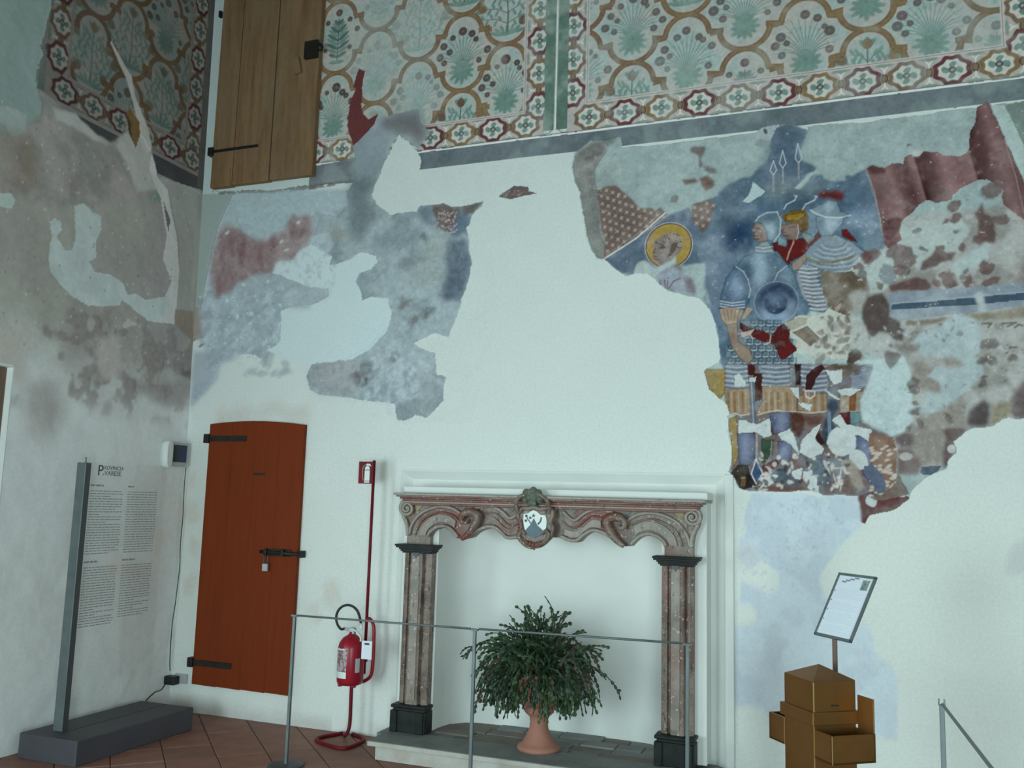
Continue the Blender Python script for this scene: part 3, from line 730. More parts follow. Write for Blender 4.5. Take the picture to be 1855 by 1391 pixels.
for pts, cc, a in (([(690, 300), (1040, 220), (950, 430), (960, 640), (700, 700), (520, 660)], BL2, .7), ([(220, 1050), (480, 1080), (520, 1391), (200, 1391)], P(54, 74, 96), .8), ([(180, 820), (400, 680), (420, 800), (250, 850)], P(86, 108, 122), .7), ([(200, 950), (480, 920), (560, 1050), (250, 1040)], P(126, 148, 160), .6), ([(0, 1260), (200, 1200), (220, 1391), (0, 1391)], P(128, 148, 164), .7),
                   ([(1440, 1020), (1700, 900), (1790, 1250), (1500, 1150)], P(134, 156, 172), .65), ([(1450, 720), (1620, 640), (1680, 820), (1480, 900)], P(82, 110, 134), .6), ([(1520, 980), (1680, 940), (1660, 1020), (1530, 1040)], P(70, 92, 118), .6), ([(640, 720), (880, 690), (900, 820), (680, 860)], P(98, 112, 108), .6), ([(900, 830), (1200, 700), (1180, 840), (940, 960)], P(72, 88, 88), .6), ([(740, 160), (1050, 190), (1030, 260), (720, 260)], P(72, 92, 104), .6)):
    soft(ZA(*pts), cc, a, 7, 0.015)
for pts, cc, a in (([(0, 60), (300, 150), (250, 560), (180, 900), (60, 700)], P(112, 130, 146), .6), ([(180, 0), (480, 0), (420, 130), (200, 150)], P(66, 86, 106), .7)): soft(ZB(*pts), cc, a, 7, .015)
C.poly(ZA((510, 710), (560, 750), (635, 800), (590, 850), (470, 915), (415, 900), (470, 840)), P(166, 190, 188), 1, 0.004, 0.03)
C.poly(ZA((920, 770), (1010, 690), (1090, 615), (1150, 600), (1060, 680), (970, 780)), P(162, 182, 178), 1, 0.004, 0.03)
C.poly(ZA((550, 230), (600, 170), (770, 135), (720, 220), (690, 290), (620, 300), (560, 270)), P(160, 178, 180), 1, 0.006, 0.06)
C.ell(ZA((637, 208))[0], .011, .02, P(78, 88, 84), .4); C.ell(ZA((600, 320))[0], .035, .03, P(120, 132, 128), .3, .6, .1, 0, 3, .01)
# spears
for a_, b_, t_ in (((715, 800), (715, 640), (715, 500)), ((810, 720), (808, 570), (806, 400)), ((965, 680), (965, 520), (955, 330))):
    C.stroke(ZA(a_, b_), 0.010, P(150, 160, 158), .7); q = ZA(b_, t_); w = 0.02
    C.stroke(np.array((q[0], q[0]+(-w, .03), q[1], q[0]+(w, .03), q[0])), 0.006, P(176, 194, 200), .9)
# broken bevel of old render at the left, and the grey smear above
C.poly(ZD((110, 320), (300, 190), (330, 200), (440, 270), (310, 470), (310, 600), (340, 700), (360, 1050), (420, 1250), (400, 1360), (340, 1350), (240, 1150), (220, 1000), (175, 700), (85, 450)), P(122, 134, 126), 1, 0.005, 0.10, 1, P(136, 146, 138), h=-0.012)
soft(ZD((110, 320), (300, 190), (560, 165), (430, 260), (300, 380), (110, 390)), P(92, 98, 92), .75, 2, .008)
soft(ZD((230, 470), (310, 470), (330, 700), (360, 1050), (420, 1250), (330, 1300), (280, 900)), P(100, 110, 102), .5, 3)
soft(ZD((320, 480), (480, 420), (540, 620), (340, 640)), P(132, 150, 142), .5, 6)
# cross-patterned brown cloth
cloth = [ZD((330, 660), (520, 630), (690, 770), (760, 860), (880, 850), (900, 880), (960, 850), (1040, 920), (720, 1150), (400, 1360), (410, 1150), (380, 1080), (350, 800)), ZD((1270, 820), (1450, 770), (1500, 850), (1430, 1040), (1380, 1110), (1300, 1020), (1270, 940)),
         ZD((1340, 560), (1420, 530), (1500, 590), (1500, 640), (1400, 690), (1360, 620)), ZD((1180, 580), (1300, 560), (1340, 600), (1200, 620))]
for ci, c_ in enumerate(cloth):
    C.poly(c_, P(122, 98, 80), .95, 0.006, 0.18, 1, P(134, 110, 92))
    if ci > 1: continue
    o = ZD((380, 740) if ci == 0 else (1300, 850))[0]; e1 = (ZD((440, 760))[0]-ZD((380, 740))[0]); e2 = (ZD((390, 830))[0]-ZD((380, 740))[0])
    kk, mm = C.mask(c_, 0.004)
    for i in range(-3, 14):
        for j in range(-4, 12):
            p = o+e1*i+e2*j*0.85+e1*(0.5 if j % 2 else 0)*0
            ii = np.searchsorted(C.xs[kk[1]], p[0]); jj = np.searchsorted(C.zs[kk[0]], p[1])
            if 0 <= ii < mm.shape[1] and 0 <= jj < mm.shape[0] and mm[jj, ii] > .5:
                for t in (0.6, 2.17):
                    d = np.array((math.cos(t), math.sin(t)))*0.0115
                    C.stroke(np.array((p-d, p+d)), 0.007, P(186, 178, 160), .7)
    if ci == 0:
        for j in range(-3, 8):
            a_ = o+e2*(j+.5)*0.85*2-e1; C.stroke(np.array((a_, a_+e1*2)), 0.004, P(150, 136, 110), .0)
C.stroke(ZD((400, 1362), (720, 1160), (1010, 905)), 0.009, P(190, 196, 190)); C.stroke(ZD((420, 1320), (720, 1120), (980, 890)), 0.004, P(170, 170, 160), .7)
for pts in ([(1240, 260), (1300, 240), (1400, 250), (1410, 290), (1370, 380), (1380, 430), (1340, 450), (1340, 350), (1250, 310)], [(1400, 450), (1450, 435), (1530, 490), (1480, 515), (1400, 480)]):
    C.poly(ZD(*pts), P(118, 112, 102), .9, 0.012, 0.2, 1)
C.ell(ZD((1115, 775))[0], .03, .028, P(120, 122, 112), .4, .7, .3, 0, 2, .02)
# saint
hc = ZN((1015, 195))[0]; rx = 0.148; rz = 0.148
C.ell(hc, rx*1.03, rz*1.03, P(82, 72, 60)); C.ell(hc, rx*0.98, rz*0.98, P(182, 152, 30), mot=.12, col2=P(178, 146, 70))
C.ell(hc, rx*1.05, rz*1.05, P(190, 194, 184), ring=0.004)
C.poly(ZN((840, 110), (930, 50), (1030, 10), (1150, 30), (1210, 130), (1210, 230), (1170, 290), (1110, 360), (1080, 450), (900, 470), (860, 420), (800, 390), (790, 290), (810, 220), (815, 150)), P(140, 132, 120), 1, 0.003, 0.10)
C.poly(ZN((940, 60), (1040, 10), (1160, 40), (1210, 140), (1200, 220), (1120, 250), (1060, 330), (1000, 360), (1040, 260), (1060, 180), (1010, 110)), P(104, 92, 76), 1, 0.004, 0.2)
for i in range(26):
    p = ZN((g.uniform(960, 1190), g.uniform(30, 190)))[0]; C.ell(p, .011, .009, P(168, 160, 138), g.uniform(0, 3), .8, 0, ring=.006)
dk = P(72, 62, 54)
for q in ([(880, 170), (930, 180), (970, 220)], [(880, 225), (920, 205), (960, 225), (930, 240), (890, 235)], [(820, 150), (850, 150), (870, 170)], [(830, 240), (800, 290), (840, 300)], [(810, 340), (860, 350)], [(820, 380), (880, 390)], [(940, 130), (960, 150)]): C.stroke(ZN(*q), 0.007, dk, .75)
C.ell(ZN((925, 215))[0], .008, .006, dk); soft(ZN((890, 270), (970, 250), (960, 380), (900, 390)), P(156, 150, 138), .6, 3)
C.poly(ZN((520, 600), (600, 420), (680, 400), (760, 470), (830, 560), (860, 640), (700, 590)), P(164, 182, 176), 1, .006, .05, 1)
C.poly(ZN((880, 480), (1060, 400), (1120, 330), (1130, 440), (1060, 500), (900, 600), (850, 620)), P(166, 188, 182), 1, .006, .04, 1)
C.poly(ZN((840, 620), (900, 560), (1060, 470), (1200, 520), (1350, 640), (1420, 880), (1200, 830), (1010, 830), (880, 740)), P(140, 148, 158), 1, .006, .12, 1)
for q, cc in (([(1060, 480), (1180, 500), (1200, 620), (1080, 690), (1000, 600)], P(150, 164, 176)), ([(1210, 650), (1330, 640), (1400, 860), (1260, 820)], P(104, 98, 104)), ([(1040, 780), (1120, 680), (1230, 690), (1230, 810)], P(152, 166, 174)), ([(1060, 460), (1200, 450), (1240, 540), (1150, 530)], P(112, 120, 108))): soft(ZN(*q), cc, .85, 2)
for q in ([(960, 680), (970, 810)], [(1010, 650), (990, 820)], [(1020, 790), (1090, 690), (1180, 650)], [(890, 690), (900, 740)]): C.stroke(ZN(*q), .009, P(92, 88, 94), .8)
C.poly(ZN((1360, 450), (1540, 450), (1500, 780), (1560, 820), (1490, 930), (1430, 900), (1360, 640), (1220, 590), (1280, 540), (1390, 550)), P(160, 182, 178), 1, .008, .04, 1)
# --- the men in armour
C.edge = True
ST1 = P(112, 136, 148); ST2 = P(78, 100, 114); ST3 = P(150, 170, 178); SKIN = P(142, 128, 116)
def stripes(fr, pts, cols, n, flow, w=0.006, a=.8, warp=.004):
    """mail: rows of fine rings drawn inside an outline; flow gives the two border lines of the rows"""
    pl = fr(*pts); kk, mm = C.mask(pl, warp); (a0, a1), (b0, b1), bow = flow
    tmp = C.rgb[kk].copy(); a0, a1, b0, b1 = [fr(q)[0] for q in (a0, a1, b0, b1)]
    for i in range(n+1):
        t = i/n; p = a0+(b0-a0)*t; q = a1+(b1-a1)*t; mid = (p+q)/2+np.array((0, -bow))
        C.stroke(np.array(crom([p, (p+mid)/2+np.array((0, -bow*.3)), mid, (q+mid)/2+np.array((0, -bow*.3)), q], 3)), w, cols[i % len(cols)], a)
    C.rgb[kk] = tmp*(1-mm[..., None])+C.rgb[kk]*mm[..., None]
    # restore what lies outside the outline is done by the mask itself
# red tunic between
C.poly(ZA((700, 1391), (740, 1330), (860, 1290), (1100, 1270), (1160, 1200), (1200, 1300), (1120, 1391)), P(116, 72, 70), 1, .005, .15)
C.poly(ZB((700, 60), (850, 30), (1080, 0), (1150, 30), (1040, 150), (900, 230), (860, 280), (800, 200)), P(118, 66, 62), 1, .005, .18)
C.stroke(ZB((920, 0), (910, 60), (870, 150), (850, 220)), .008, P(186, 158, 140), .8)
# back soldier with brimmed helmet
C.poly(np.vstack([ZA((1040, 1391), (1100, 1320), (1200, 1240), (1330, 1230), (1500, 1310), (1600, 1391)), ZB((1610, 130), (1640, 210), (1500, 310), (1350, 350), (1150, 310), (1030, 200), (1030, 150))]), P(128, 146, 154), 1, .005, .08, 0, P(112, 132, 142))
C.poly(ZA((1390, 1180), (1440, 1180), (1540, 1300), (1490, 1290), (1400, 1240)), P(132, 48, 46), 1, .003, .1)
C.poly(ZA((1140, 1050), (1410, 1050), (1400, 1120), (1310, 1200), (1300, 1240), (1190, 1240), (1140, 1140)), P(120, 144, 154), 1, .003, .05)
soft(ZA((1240, 1070), (1340, 1070), (1310, 1200), (1230, 1200)), P(164, 184, 190), .8, 4); soft(ZA((1140, 1060), (1190, 1060), (1200, 1200), (1150, 1150)), P(84, 106, 116), .6, 3)
C.poly(ZA((1080, 980), (1200, 930), (1260, 890), (1340, 905), (1380, 1000), (1475, 1035), (1360, 1060), (1220, 1050), (1130, 1020)), P(112, 136, 146), 1, .002, .05)
soft(ZA((1240, 910), (1310, 910), (1310, 1000), (1230, 1000)), P(162, 184, 188), .75, 4)
C.stroke(ZA((1080, 985), (1140, 1025), (1230, 1055), (1370, 1062), (1475, 1038)), .009, P(176, 192, 192), .8)
C.poly(ZA((1150, 820), (1200, 790), (1280, 800), (1340, 780), (1420, 830), (1400, 890), (1330, 880), (1270, 860), (1190, 870)), P(126, 50, 46), .95, .006, .2, 2)
for i in range(14):                                     # rows of rings on the mail cape
    y0 = 60+i*22; hw = 150+i*21 if i < 12 else 380
    C.stroke(ZB((1330-hw*0.75-20, y0-10), (1300-hw*.4, y0+30), (1320, y0+44), (1330+hw*.45, y0+24), (1330+hw*.72, y0-24)), .005, P(172, 184, 184) if i % 2 else P(84, 102, 112), .65)
C.stroke(ZB((1040, 200), (1150, 245), (1300, 250), (1450, 210), (1500, 190)), .014, P(128, 128, 78), .8)
# mail sleeve and hip
C.poly(ZB((960, 310), (1000, 260), (1160, 300), (1150, 400), (1210, 560), (1250, 700), (1210, 750), (1110, 700), (1000, 580), (940, 400)), P(128, 144, 150), 1, .004, .08)
for i in range(22):
    y0 = 300+i*20; x0 = 955+i*6; x1 = 1155+max(0, i-4)*5.5
    C.stroke(ZB((x0, y0), ((x0+x1)/2, y0+14), (x1, y0+6)), .006, P(70, 84, 92) if i % 2 else P(180, 188, 186), .7)
C.poly(ZB((900, 260), (1000, 180), (1030, 150), (1040, 220), (960, 320), (910, 330)), P(150, 144, 128), 1, .003, .08)
# heads
C.poly(ZA((800, 1130), (950, 1110), (970, 1200), (930, 1285), (860, 1275), (820, 1235), (788, 1190)), P(134, 118, 108), 1, .003, .08)
C.poly(ZA((800, 1050), (900, 990), (1010, 970), (1070, 1060), (1060, 1190), (1000, 1200), (960, 1120), (830, 1105)), P(120, 106, 74), 1, .006, .2)
C.poly(ZA((840, 1040), (1000, 1010), (1030, 1040), (960, 1090), (840, 1090)), P(146, 126, 54), 1, .004, .2)
C.poly(ZA((760, 1230), (850, 1290), (840, 1350), (760, 1330)), P(108, 138, 140), 1, .004, .1); C.poly(ZA((1010, 1200), (1130, 1250), (1060, 1320), (990, 1240)), P(112, 130, 130), 1, .004, .2)
for q in ([(870, 1160), (930, 1150)], [(820, 1170), (800, 1200), (830, 1210)], [(820, 1240), (860, 1240)], [(950, 1130), (980, 1200), (1030, 1160)], [(960, 1250), (1000, 1200)]): C.stroke(ZA(*q), .006, P(76, 66, 62), .7)
C.stroke(ZA((955, 1130), (965, 1200), (945, 1270)), .006, P(190, 176, 160), .8)
C.poly(ZA((540, 1105), (600, 1120), (650, 1210), (655, 1290), (560, 1300), (520, 1270), (530, 1210), (488, 1188), (520, 1160)), P(142, 130, 122), 1, .003, .08)
for q in ([(520, 1240), (560, 1245)], [(545, 1160), (580, 1170)], [(530, 1270), (570, 1275)]): C.stroke(ZA(*q), .007, P(78, 66, 62), .8)
C.poly(ZA((570, 1055), (650, 1012), (752, 1003), (792, 1100), (775, 1230), (722, 1300), (662, 1280), (650, 1200), (600, 1120), (538, 1100)), P(96, 122, 132), 1, .002, .06)
soft(ZA((620, 1110), (700, 1110), (730, 1220), (690, 1290), (655, 1210)), P(164, 186, 194), .85, 4); soft(ZA((640, 1030), (740, 1020), (760, 1080), (650, 1080)), P(70, 96, 106), .7, 3)
C.stroke(ZA((538, 1100), (570, 1055), (650, 1012), (752, 1003), (790, 1090), (778, 1220), (722, 1298)), .008, P(170, 188, 192), .7)
for q in ([(820, 975), (845, 930), (925, 890), (945, 850), (925, 845)], [(1003, 980), (1035, 930), (1120, 890), (1142, 855), (1125, 850)]): C.stroke(ZA(*q), .009, P(164, 176, 178), .9)
# front soldier: gorget, breastplate, arm, buckler
C.poly(ZB((530, 110), (590, 60), (660, 40), (740, 170), (640, 200), (540, 170)), P(130, 148, 150), 1, .004, .1)
for i in range(7): C.stroke(ZB((540, 80+i*17), (620, 92+i*17), (700, 76+i*17)), .005, P(176, 190, 188) if i % 2 else P(86, 104, 110), .7)
C.poly(ZB((350, 290), (430, 190), (540, 150), (720, 160), (830, 240), (920, 350), (950, 480), (930, 620), (540, 820), (470, 800), (480, 560), (460, 420), (400, 320)), P(92, 116, 130), 1, .004, .08, 1)
soft(ZB((500, 190), (640, 170), (650, 300), (600, 460), (520, 540), (540, 330)), P(150, 174, 186), .85, 6); soft(ZB((790, 310), (880, 350), (900, 440), (800, 430)), P(134, 158, 170), .7, 5); soft(ZB((380, 300), (470, 260), (520, 500), (490, 600), (460, 420)), P(64, 84, 98), .7, 4); soft(ZB((660, 250), (760, 250), (770, 380), (700, 430)), P(74, 96, 110), .6, 5)
C.stroke(ZB((720, 440), (760, 350), (850, 280)), .006, P(168, 182, 184), .7)
C.poly(ZB((340, 285), (400, 320), (460, 400), (490, 500), (470, 620), (430, 720), (300, 715), (180, 700), (200, 560), (250, 400)), P(82, 104, 122), 1, .003, .08)
soft(ZB((300, 360), (400, 370), (400, 600), (290, 610)), P(134, 158, 176), .75, 5)
C.stroke(ZB((345, 288), (420, 340), (465, 420), (490, 520), (470, 600)), .006, P(168, 182, 184), .8)
for i in range(3): C.stroke(ZB((190, 630+i*26), (310, 650+i*26), (430, 634+i*28)), .007, P(168, 184, 190), .8)
bc = ZB((742, 640))[0]; R_ = 0.130
C.ell(bc, R_*1.02, R_, P(88, 108, 124), mot=.08)
soft(ZB((560, 560), (640, 470), (800, 450), (930, 540), (950, 620), (880, 620), (800, 540), (680, 560), (610, 650), (560, 700)), P(60, 74, 94), .9, 4)
soft(ZB((570, 720), (660, 740), (760, 770), (860, 720), (900, 640), (930, 650), (860, 800), (740, 860), (620, 820)), P(140, 166, 186), .85, 4)
C.ell(ZB((740, 655))[0], .068, .066, P(66, 82, 100), mot=.1); soft(ZB((660, 600), (740, 560), (830, 600), (820, 660), (680, 660)), P(104, 126, 144), .85, 4)
C.ell(bc, R_*1.02, R_, P(156, 172, 180), ring=.004, a=.6)
# sleeve, scaled skirt, sash
C.poly(ZB((180, 710), (300, 690), (425, 720), (370, 820), (350, 860), (250, 870), (200, 800)), P(162, 152, 126), 1, .003, .08)
for x_ in (220, 260, 300, 340, 385): C.stroke(ZB((x_, 720), ((x_*2+300)/3, 820)), .007, P(120, 106, 84), .6)
C.poly(ZB((400, 800), (450, 690), (520, 700), (470, 770), (420, 820)), P(158, 150, 128), 1, .003, .05)
C.poly(ZB((360, 830), (550, 810), (760, 880), (900, 900), (900, 1230), (880, 1391), (250, 1391), (240, 1060), (300, 1100), (380, 960)), P(110, 130, 138), 1, .004, .08)
for r_ in range(9):
    y0 = 850+r_*62
    for c_i in range(9):
        x0 = 260+c_i*76+(38 if r_ % 2 else 0)
        if x0 < 400 and y0 < 1040 or (y0 < 900 and (x0 < 460 or x0 > 760)): continue
        if x0 > 880: continue
        C.stroke(ZB((x0, y0-30), (x0, y0+20), (x0+36, y0+36), (x0+72, y0+20), (x0+72, y0-30)), .007, P(72, 92, 102), .75)
        C.stroke(ZB((x0+10, y0+16), (x0+36, y0+26), (x0+62, y0+16)), .006, P(168, 184, 188), .7)
        soft(ZB((x0+10, y0-30), (x0+50, y0-30), (x0+46, y0+4), (x0+14, y0+4)), P(88, 112, 122), .5, 1, 0)
C.poly(ZB((250, 870), (355, 850), (370, 1030), (480, 1110), (520, 1200), (460, 1250), (380, 1190), (300, 1060)), P(146, 136, 116), 1, .003, .08)
for i in range(7): C.stroke(ZB((262+i*5, 890+i*24), (320, 900+i*24), (358, 885+i*24)), .005, P(112, 100, 84), .5)
C.poly(ZB((370, 830), (450, 880), (600, 920), (700, 960), (760, 900), (820, 855), (870, 940), (870, 1010), (920, 1060), (965, 1110), (880, 1160), (820, 1215), (780, 1200), (720, 1060), (660, 1050), (500, 985), (420, 940), (380, 900)), P(130, 34, 40), 1, .006, .2, 0, P(104, 38, 40))
C.poly(ZB((390, 940), (440, 930), (520, 910), (480, 970), (400, 995)), P(176, 168, 158), 1, .003); C.stroke(ZB((520, 910), (485, 960), (510, 1000)), .006, P(184, 176, 160)); C.stroke(ZB((690, 960), (680, 1040), (640, 1045)), .006, P(184, 170, 158))
# olive coat of the third man, and brown bits
C.poly(ZB((1170, 320), (1350, 350), (1520, 330), (1640, 420), (1690, 560), (1560, 760), (1350, 790), (1260, 690), (1210, 540)), P(112, 110, 96), 1, .006, .16, 0, P(128, 128, 112))
C.poly(ZB((1440, 560), (1640, 520), (1630, 690), (1570, 780), (1490, 780), (1480, 660)), P(142, 154, 146), 1, .01, .05, 2); C.poly(ZB((1310, 700), (1400, 630), (1380, 700), (1330, 760)), P(158, 152, 134), 1, .004)
C.poly(ZB((1600, 680), (1700, 560), (1780, 540), (1850, 680), (1800, 900), (1690, 995), (1620, 900)), P(92, 84, 74), 1, .008, .2, 1); C.poly(ZB((1770, 560), (1850, 600), (1855, 900), (1760, 920)), P(82, 66, 66), .9, .006, .2, 1)
# losses with flecks
C.poly(ZB((1110, 760), (1260, 720), (1500, 790), (1580, 900), (1680, 1000), (1620, 1150), (1560, 1250), (1400, 1200), (1250, 1200), (1100, 1180), (930, 1160), (970, 1010), (870, 1000), (850, 860), (950, 780)), P(164, 180, 168), 1, .016, .04)
C.poly(ZB((820, 850), (960, 790), (1050, 800), (1040, 850), (900, 920), (860, 900)), P(158, 160, 136), .9, .006)
C.poly(ZB((910, 940), (1050, 880), (1170, 1000), (1080, 1070), (980, 990)), P(128, 124, 104), .95, .005, .15)
C.poly(ZB((1480, 330), (1560, 200), (1800, 200), (1855, 120), (1900, 480), (1740, 590), (1690, 560), (1640, 400)), P(160, 176, 168), 1, .012, .05)
for i in range(85):
    x_, y_ = g.uniform(1060, 1640), g.uniform(780, 1240)
    if x_+y_ < 1950: continue
    C.ell(ZB((x_, y_))[0], g.uniform(.006, .03), g.uniform(.005, .022), (P(122, 134, 128), P(140, 152, 146), P(96, 104, 96), P(132, 128, 116))[g.randrange(4)], g.uniform(0, 3), .75, .15, 0, 2, .014)
for p, a_, b_ in (((1575, 290), .03, .025), ((1600, 360), .017, .03), ((1765, 480), .016, .02), ((1690, 180), .045, .04), ((1520, 1180), .04, .035), ((1320, 1300), .03, .035), ((1480, 1240), .02, .03)): C.ell(ZB(p)[0], a_, b_, P(86, 78, 70), .3, .9, .2, 0, 1.5, .012)
# lower part: tunics, greaves, ground
LOW = ZC((240, 0), (1700, 0), (1700, 300), (1590, 560), (1700, 640), (1855, 700), (1900, 1391), (1560, 1380), (1550, 1300), (1200, 1290), (1160, 1260), (520, 1250), (400, 1240), (330, 1120), (270, 1070), (320, 930), (300, 760), (350, 520))
C.poly(LOW, P(122, 116, 110), 1, .006, .16, 1, P(108, 116, 120))
C.poly(ZC((30, 50), (240, 50), (240, 270), (190, 345), (80, 255)), P(158, 142, 74), 1, .004, .15); C.poly(ZC((265, 540), (350, 510), (370, 900), (330, 1010), (300, 930), (300, 760)), P(150, 136, 84), 1, .004, .12)
C.poly(ZC((240, 0), (460, 0), (480, 250), (240, 260)), P(120, 136, 144), 1, .003, .08); C.poly(ZC((560, 0), (870, 0), (880, 230), (600, 220)), P(118, 134, 142), 1, .003, .08); C.poly(ZC((930, 0), (1200, 0), (1270, 180), (1250, 280), (1030, 270)), P(118, 130, 138), 1, .003, .08)
for i in range(11):
    for x0, x1 in ((240, 470), (600, 880), (960+i*5, 1240)): C.stroke(ZC((x0, 20+i*23), ((x0+x1)/2, 34+i*23), (x1, 20+i*23)), .006, P(66, 82, 94) if i % 2 else P(170, 180, 182), .7)
C.poly(ZC((230, 250), (480, 235), (490, 490), (260, 495)), P(150, 138, 108), 1, .004, .12); C.poly(ZC((600, 215), (880, 215), (945, 330), (945, 470), (680, 490), (540, 490), (610, 360)), P(152, 140, 110), 1, .004, .12); C.poly(ZC((960, 310), (1240, 285), (1250, 470), (1090, 485), (950, 450)), P(150, 138, 112), 1, .004, .12); C.poly(ZC((1370, 300), (1600, 265), (1605, 470), (1370, 485)), P(150, 146, 124), 1, .004, .1)
C.poly(ZC((520, 90), (610, 90), (600, 350), (530, 370)), P(88, 74, 66), 1, .006, .2); C.poly(ZC((460, 0), (540, 0), (530, 110), (460, 100)), P(104, 44, 44), 1, .006, .2); C.poly(ZC((1470, 300), (1530, 290), (1520, 470), (1470, 470)), P(146, 96, 62), .9, .004, .15)
for x_ in (270, 330, 410, 640, 700, 760, 850, 1010, 1120, 1200): C.stroke(ZC((x_, 280), (x_+6, 470)), .016, P(136, 104, 62), .55, .1)
for x_ in (300, 370, 440, 670, 730, 810, 900, 1060, 1160): C.stroke(ZC((x_, 280), (x_+4, 470)), .007, P(176, 168, 140), .5)
for q in ([(260, 500), (340, 485), (400, 505), (480, 490)], [(560, 500), (660, 470), (760, 455), (830, 470), (940, 465)], [(960, 470), (1090, 480), (1240, 465)], [(1370, 480), (1480, 470), (1600, 465)]): C.stroke(ZC(*q), .008, P(184, 182, 162), .8)
C.poly(ZC((1040, 110), (1130, 20), (1200, 0), (1230, 40), (1130, 150), (1090, 250), (1030, 250)), P(88, 66, 62), 1, .006, .15); C.stroke(ZC((1030, 265), (1125, 265), (1120, 310), (1080, 340), (1040, 320), (1030, 265)), .007, P(186, 184, 168)); C.poly(ZC((930, 0), (985, 0), (980, 200), (940, 200)), P(80, 56, 58), 1, .004, .15)
C.poly(ZC((1370, 480), (1470, 470), (1470, 590), (1420, 590)), P(112, 52, 56), 1, .003, .1); C.poly(ZC((1470, 475), (1605, 465), (1570, 570), (1480, 600)), P(96, 128, 132), 1, .003, .1)
C.stroke(ZC((505, 180), (515, 420), (525, 600)), .028, P(92, 106, 116), .95, .1); C.stroke(ZC((497, 180), (520, 600)), .006, P(160, 172, 178), .7)
C.poly(ZC((1270, 340), (1350, 360), (1350, 440), (1290, 560), (1340, 640), (1300, 820), (1230, 810), (1190, 640), (1250, 470)), P(68, 84, 96), .95, .012, .2, 1); C.stroke(ZC((1265, 480), (1275, 820)), .02, P(112, 132, 146), .8)
# plate legs
for pl, hl in (([(360, 680), (530, 680), (530, 930), (470, 1000), (380, 980)], [(410, 690), (470, 690), (460, 930), (410, 930)]), ([(690, 480), (885, 475), (880, 650), (720, 690), (680, 560)], [(770, 490), (820, 490), (810, 650), (770, 650)]), ([(760, 760), (910, 780), (870, 960), (780, 960)], [(800, 790), (860, 790), (850, 940), (800, 940)]), ([(1515, 700), (1660, 740), (1685, 1000), (1590, 1010), (1540, 880)], [(1580, 760), (1640, 770), (1650, 980), (1610, 980)]), ([(1580, 1000), (1690, 1005), (1815, 1170), (1825, 1270), (1760, 1285), (1610, 1090)], [(1620, 1020), (1680, 1030), (1720, 1120), (1660, 1080)])):
    C.poly(ZC(*pl), P(88, 102, 122), 1, .005, .1, 1); soft(ZC(*hl), P(146, 162, 180), .8, 4, .004)
C.poly(ZC((280, 1080), (370, 985), (470, 1000), (500, 1120), (540, 1215), (400, 1240), (330, 1130)), P(74, 78, 72), 1, .006, .2); C.poly(ZC((390, 1120), (450, 1100), (440, 1200), (390, 1200)), P(122, 100, 76), .9, .006, .15); C.poly(ZC((450, 1060), (540, 1180), (540, 1220), (450, 1210)), P(72, 54, 50), .9, .005, .2)
C.poly(ZC((590, 730), (720, 740), (700, 900), (620, 990), (585, 960)), P(72, 92, 84), 1, .006, .2); C.poly(ZC((600, 1000), (740, 930), (780, 980), (680, 1080), (620, 1080)), P(104, 74, 76), .9, .008, .2)
C.stroke(ZC((700, 760), (690, 900), (640, 990)), .006, P(156, 158, 146), .7); C.stroke(ZC((550, 690), (552, 800), (548, 940)), .012, P(160, 158, 148), .8)
q_ = ZC((545, 940), (612, 1080), (545, 1178), (497, 1080)); C.poly(q_, P(70, 92, 114), 1, .001, .1); C.stroke(np.vstack([q_, q_[:1]]), .006, P(184, 194, 192), .9)
C.poly(ZC((880, 490), (1010, 480), (1050, 560), (960, 730), (900, 700)), P(96, 78, 74), .9, .012, .2, 1); C.poly(ZC((1030, 510), (1190, 510), (1160, 600), (1060, 620)), P(112, 90, 86), .9, .01, .15, 1); C.poly(ZC((650, 600), (720, 640), (720, 690), (650, 680)), P(104, 86, 86), .9, .01, .15); C.poly(ZC((1120, 690), (1180, 650), (1230, 780), (1160, 810)), P(74, 66, 68), .9, .012, .2, 1)
for pl in ([(1050, 930), (1160, 880), (1290, 1000), (1280, 1180), (1180, 1230), (1150, 1100), (1080, 1030)], [(720, 1080), (880, 980), (900, 1100), (1000, 1150), (980, 1220), (760, 1220)]): C.poly(ZC(*pl), P(82, 102, 112), .8, .015, .2, 2)
for pl in ([(540, 1210), (700, 1190), (900, 1220), (1060, 1230), (880, 1262), (540, 1255)],): C.poly(ZC(*pl), P(120, 92, 86), .9, .008, .15, 1)
soft(ZC((1180, 1240), (1300, 1160), (1450, 1180), (1560, 1290), (1200, 1290)), P(120, 98, 82), .8, 4)
WL = P(168, 184, 180)
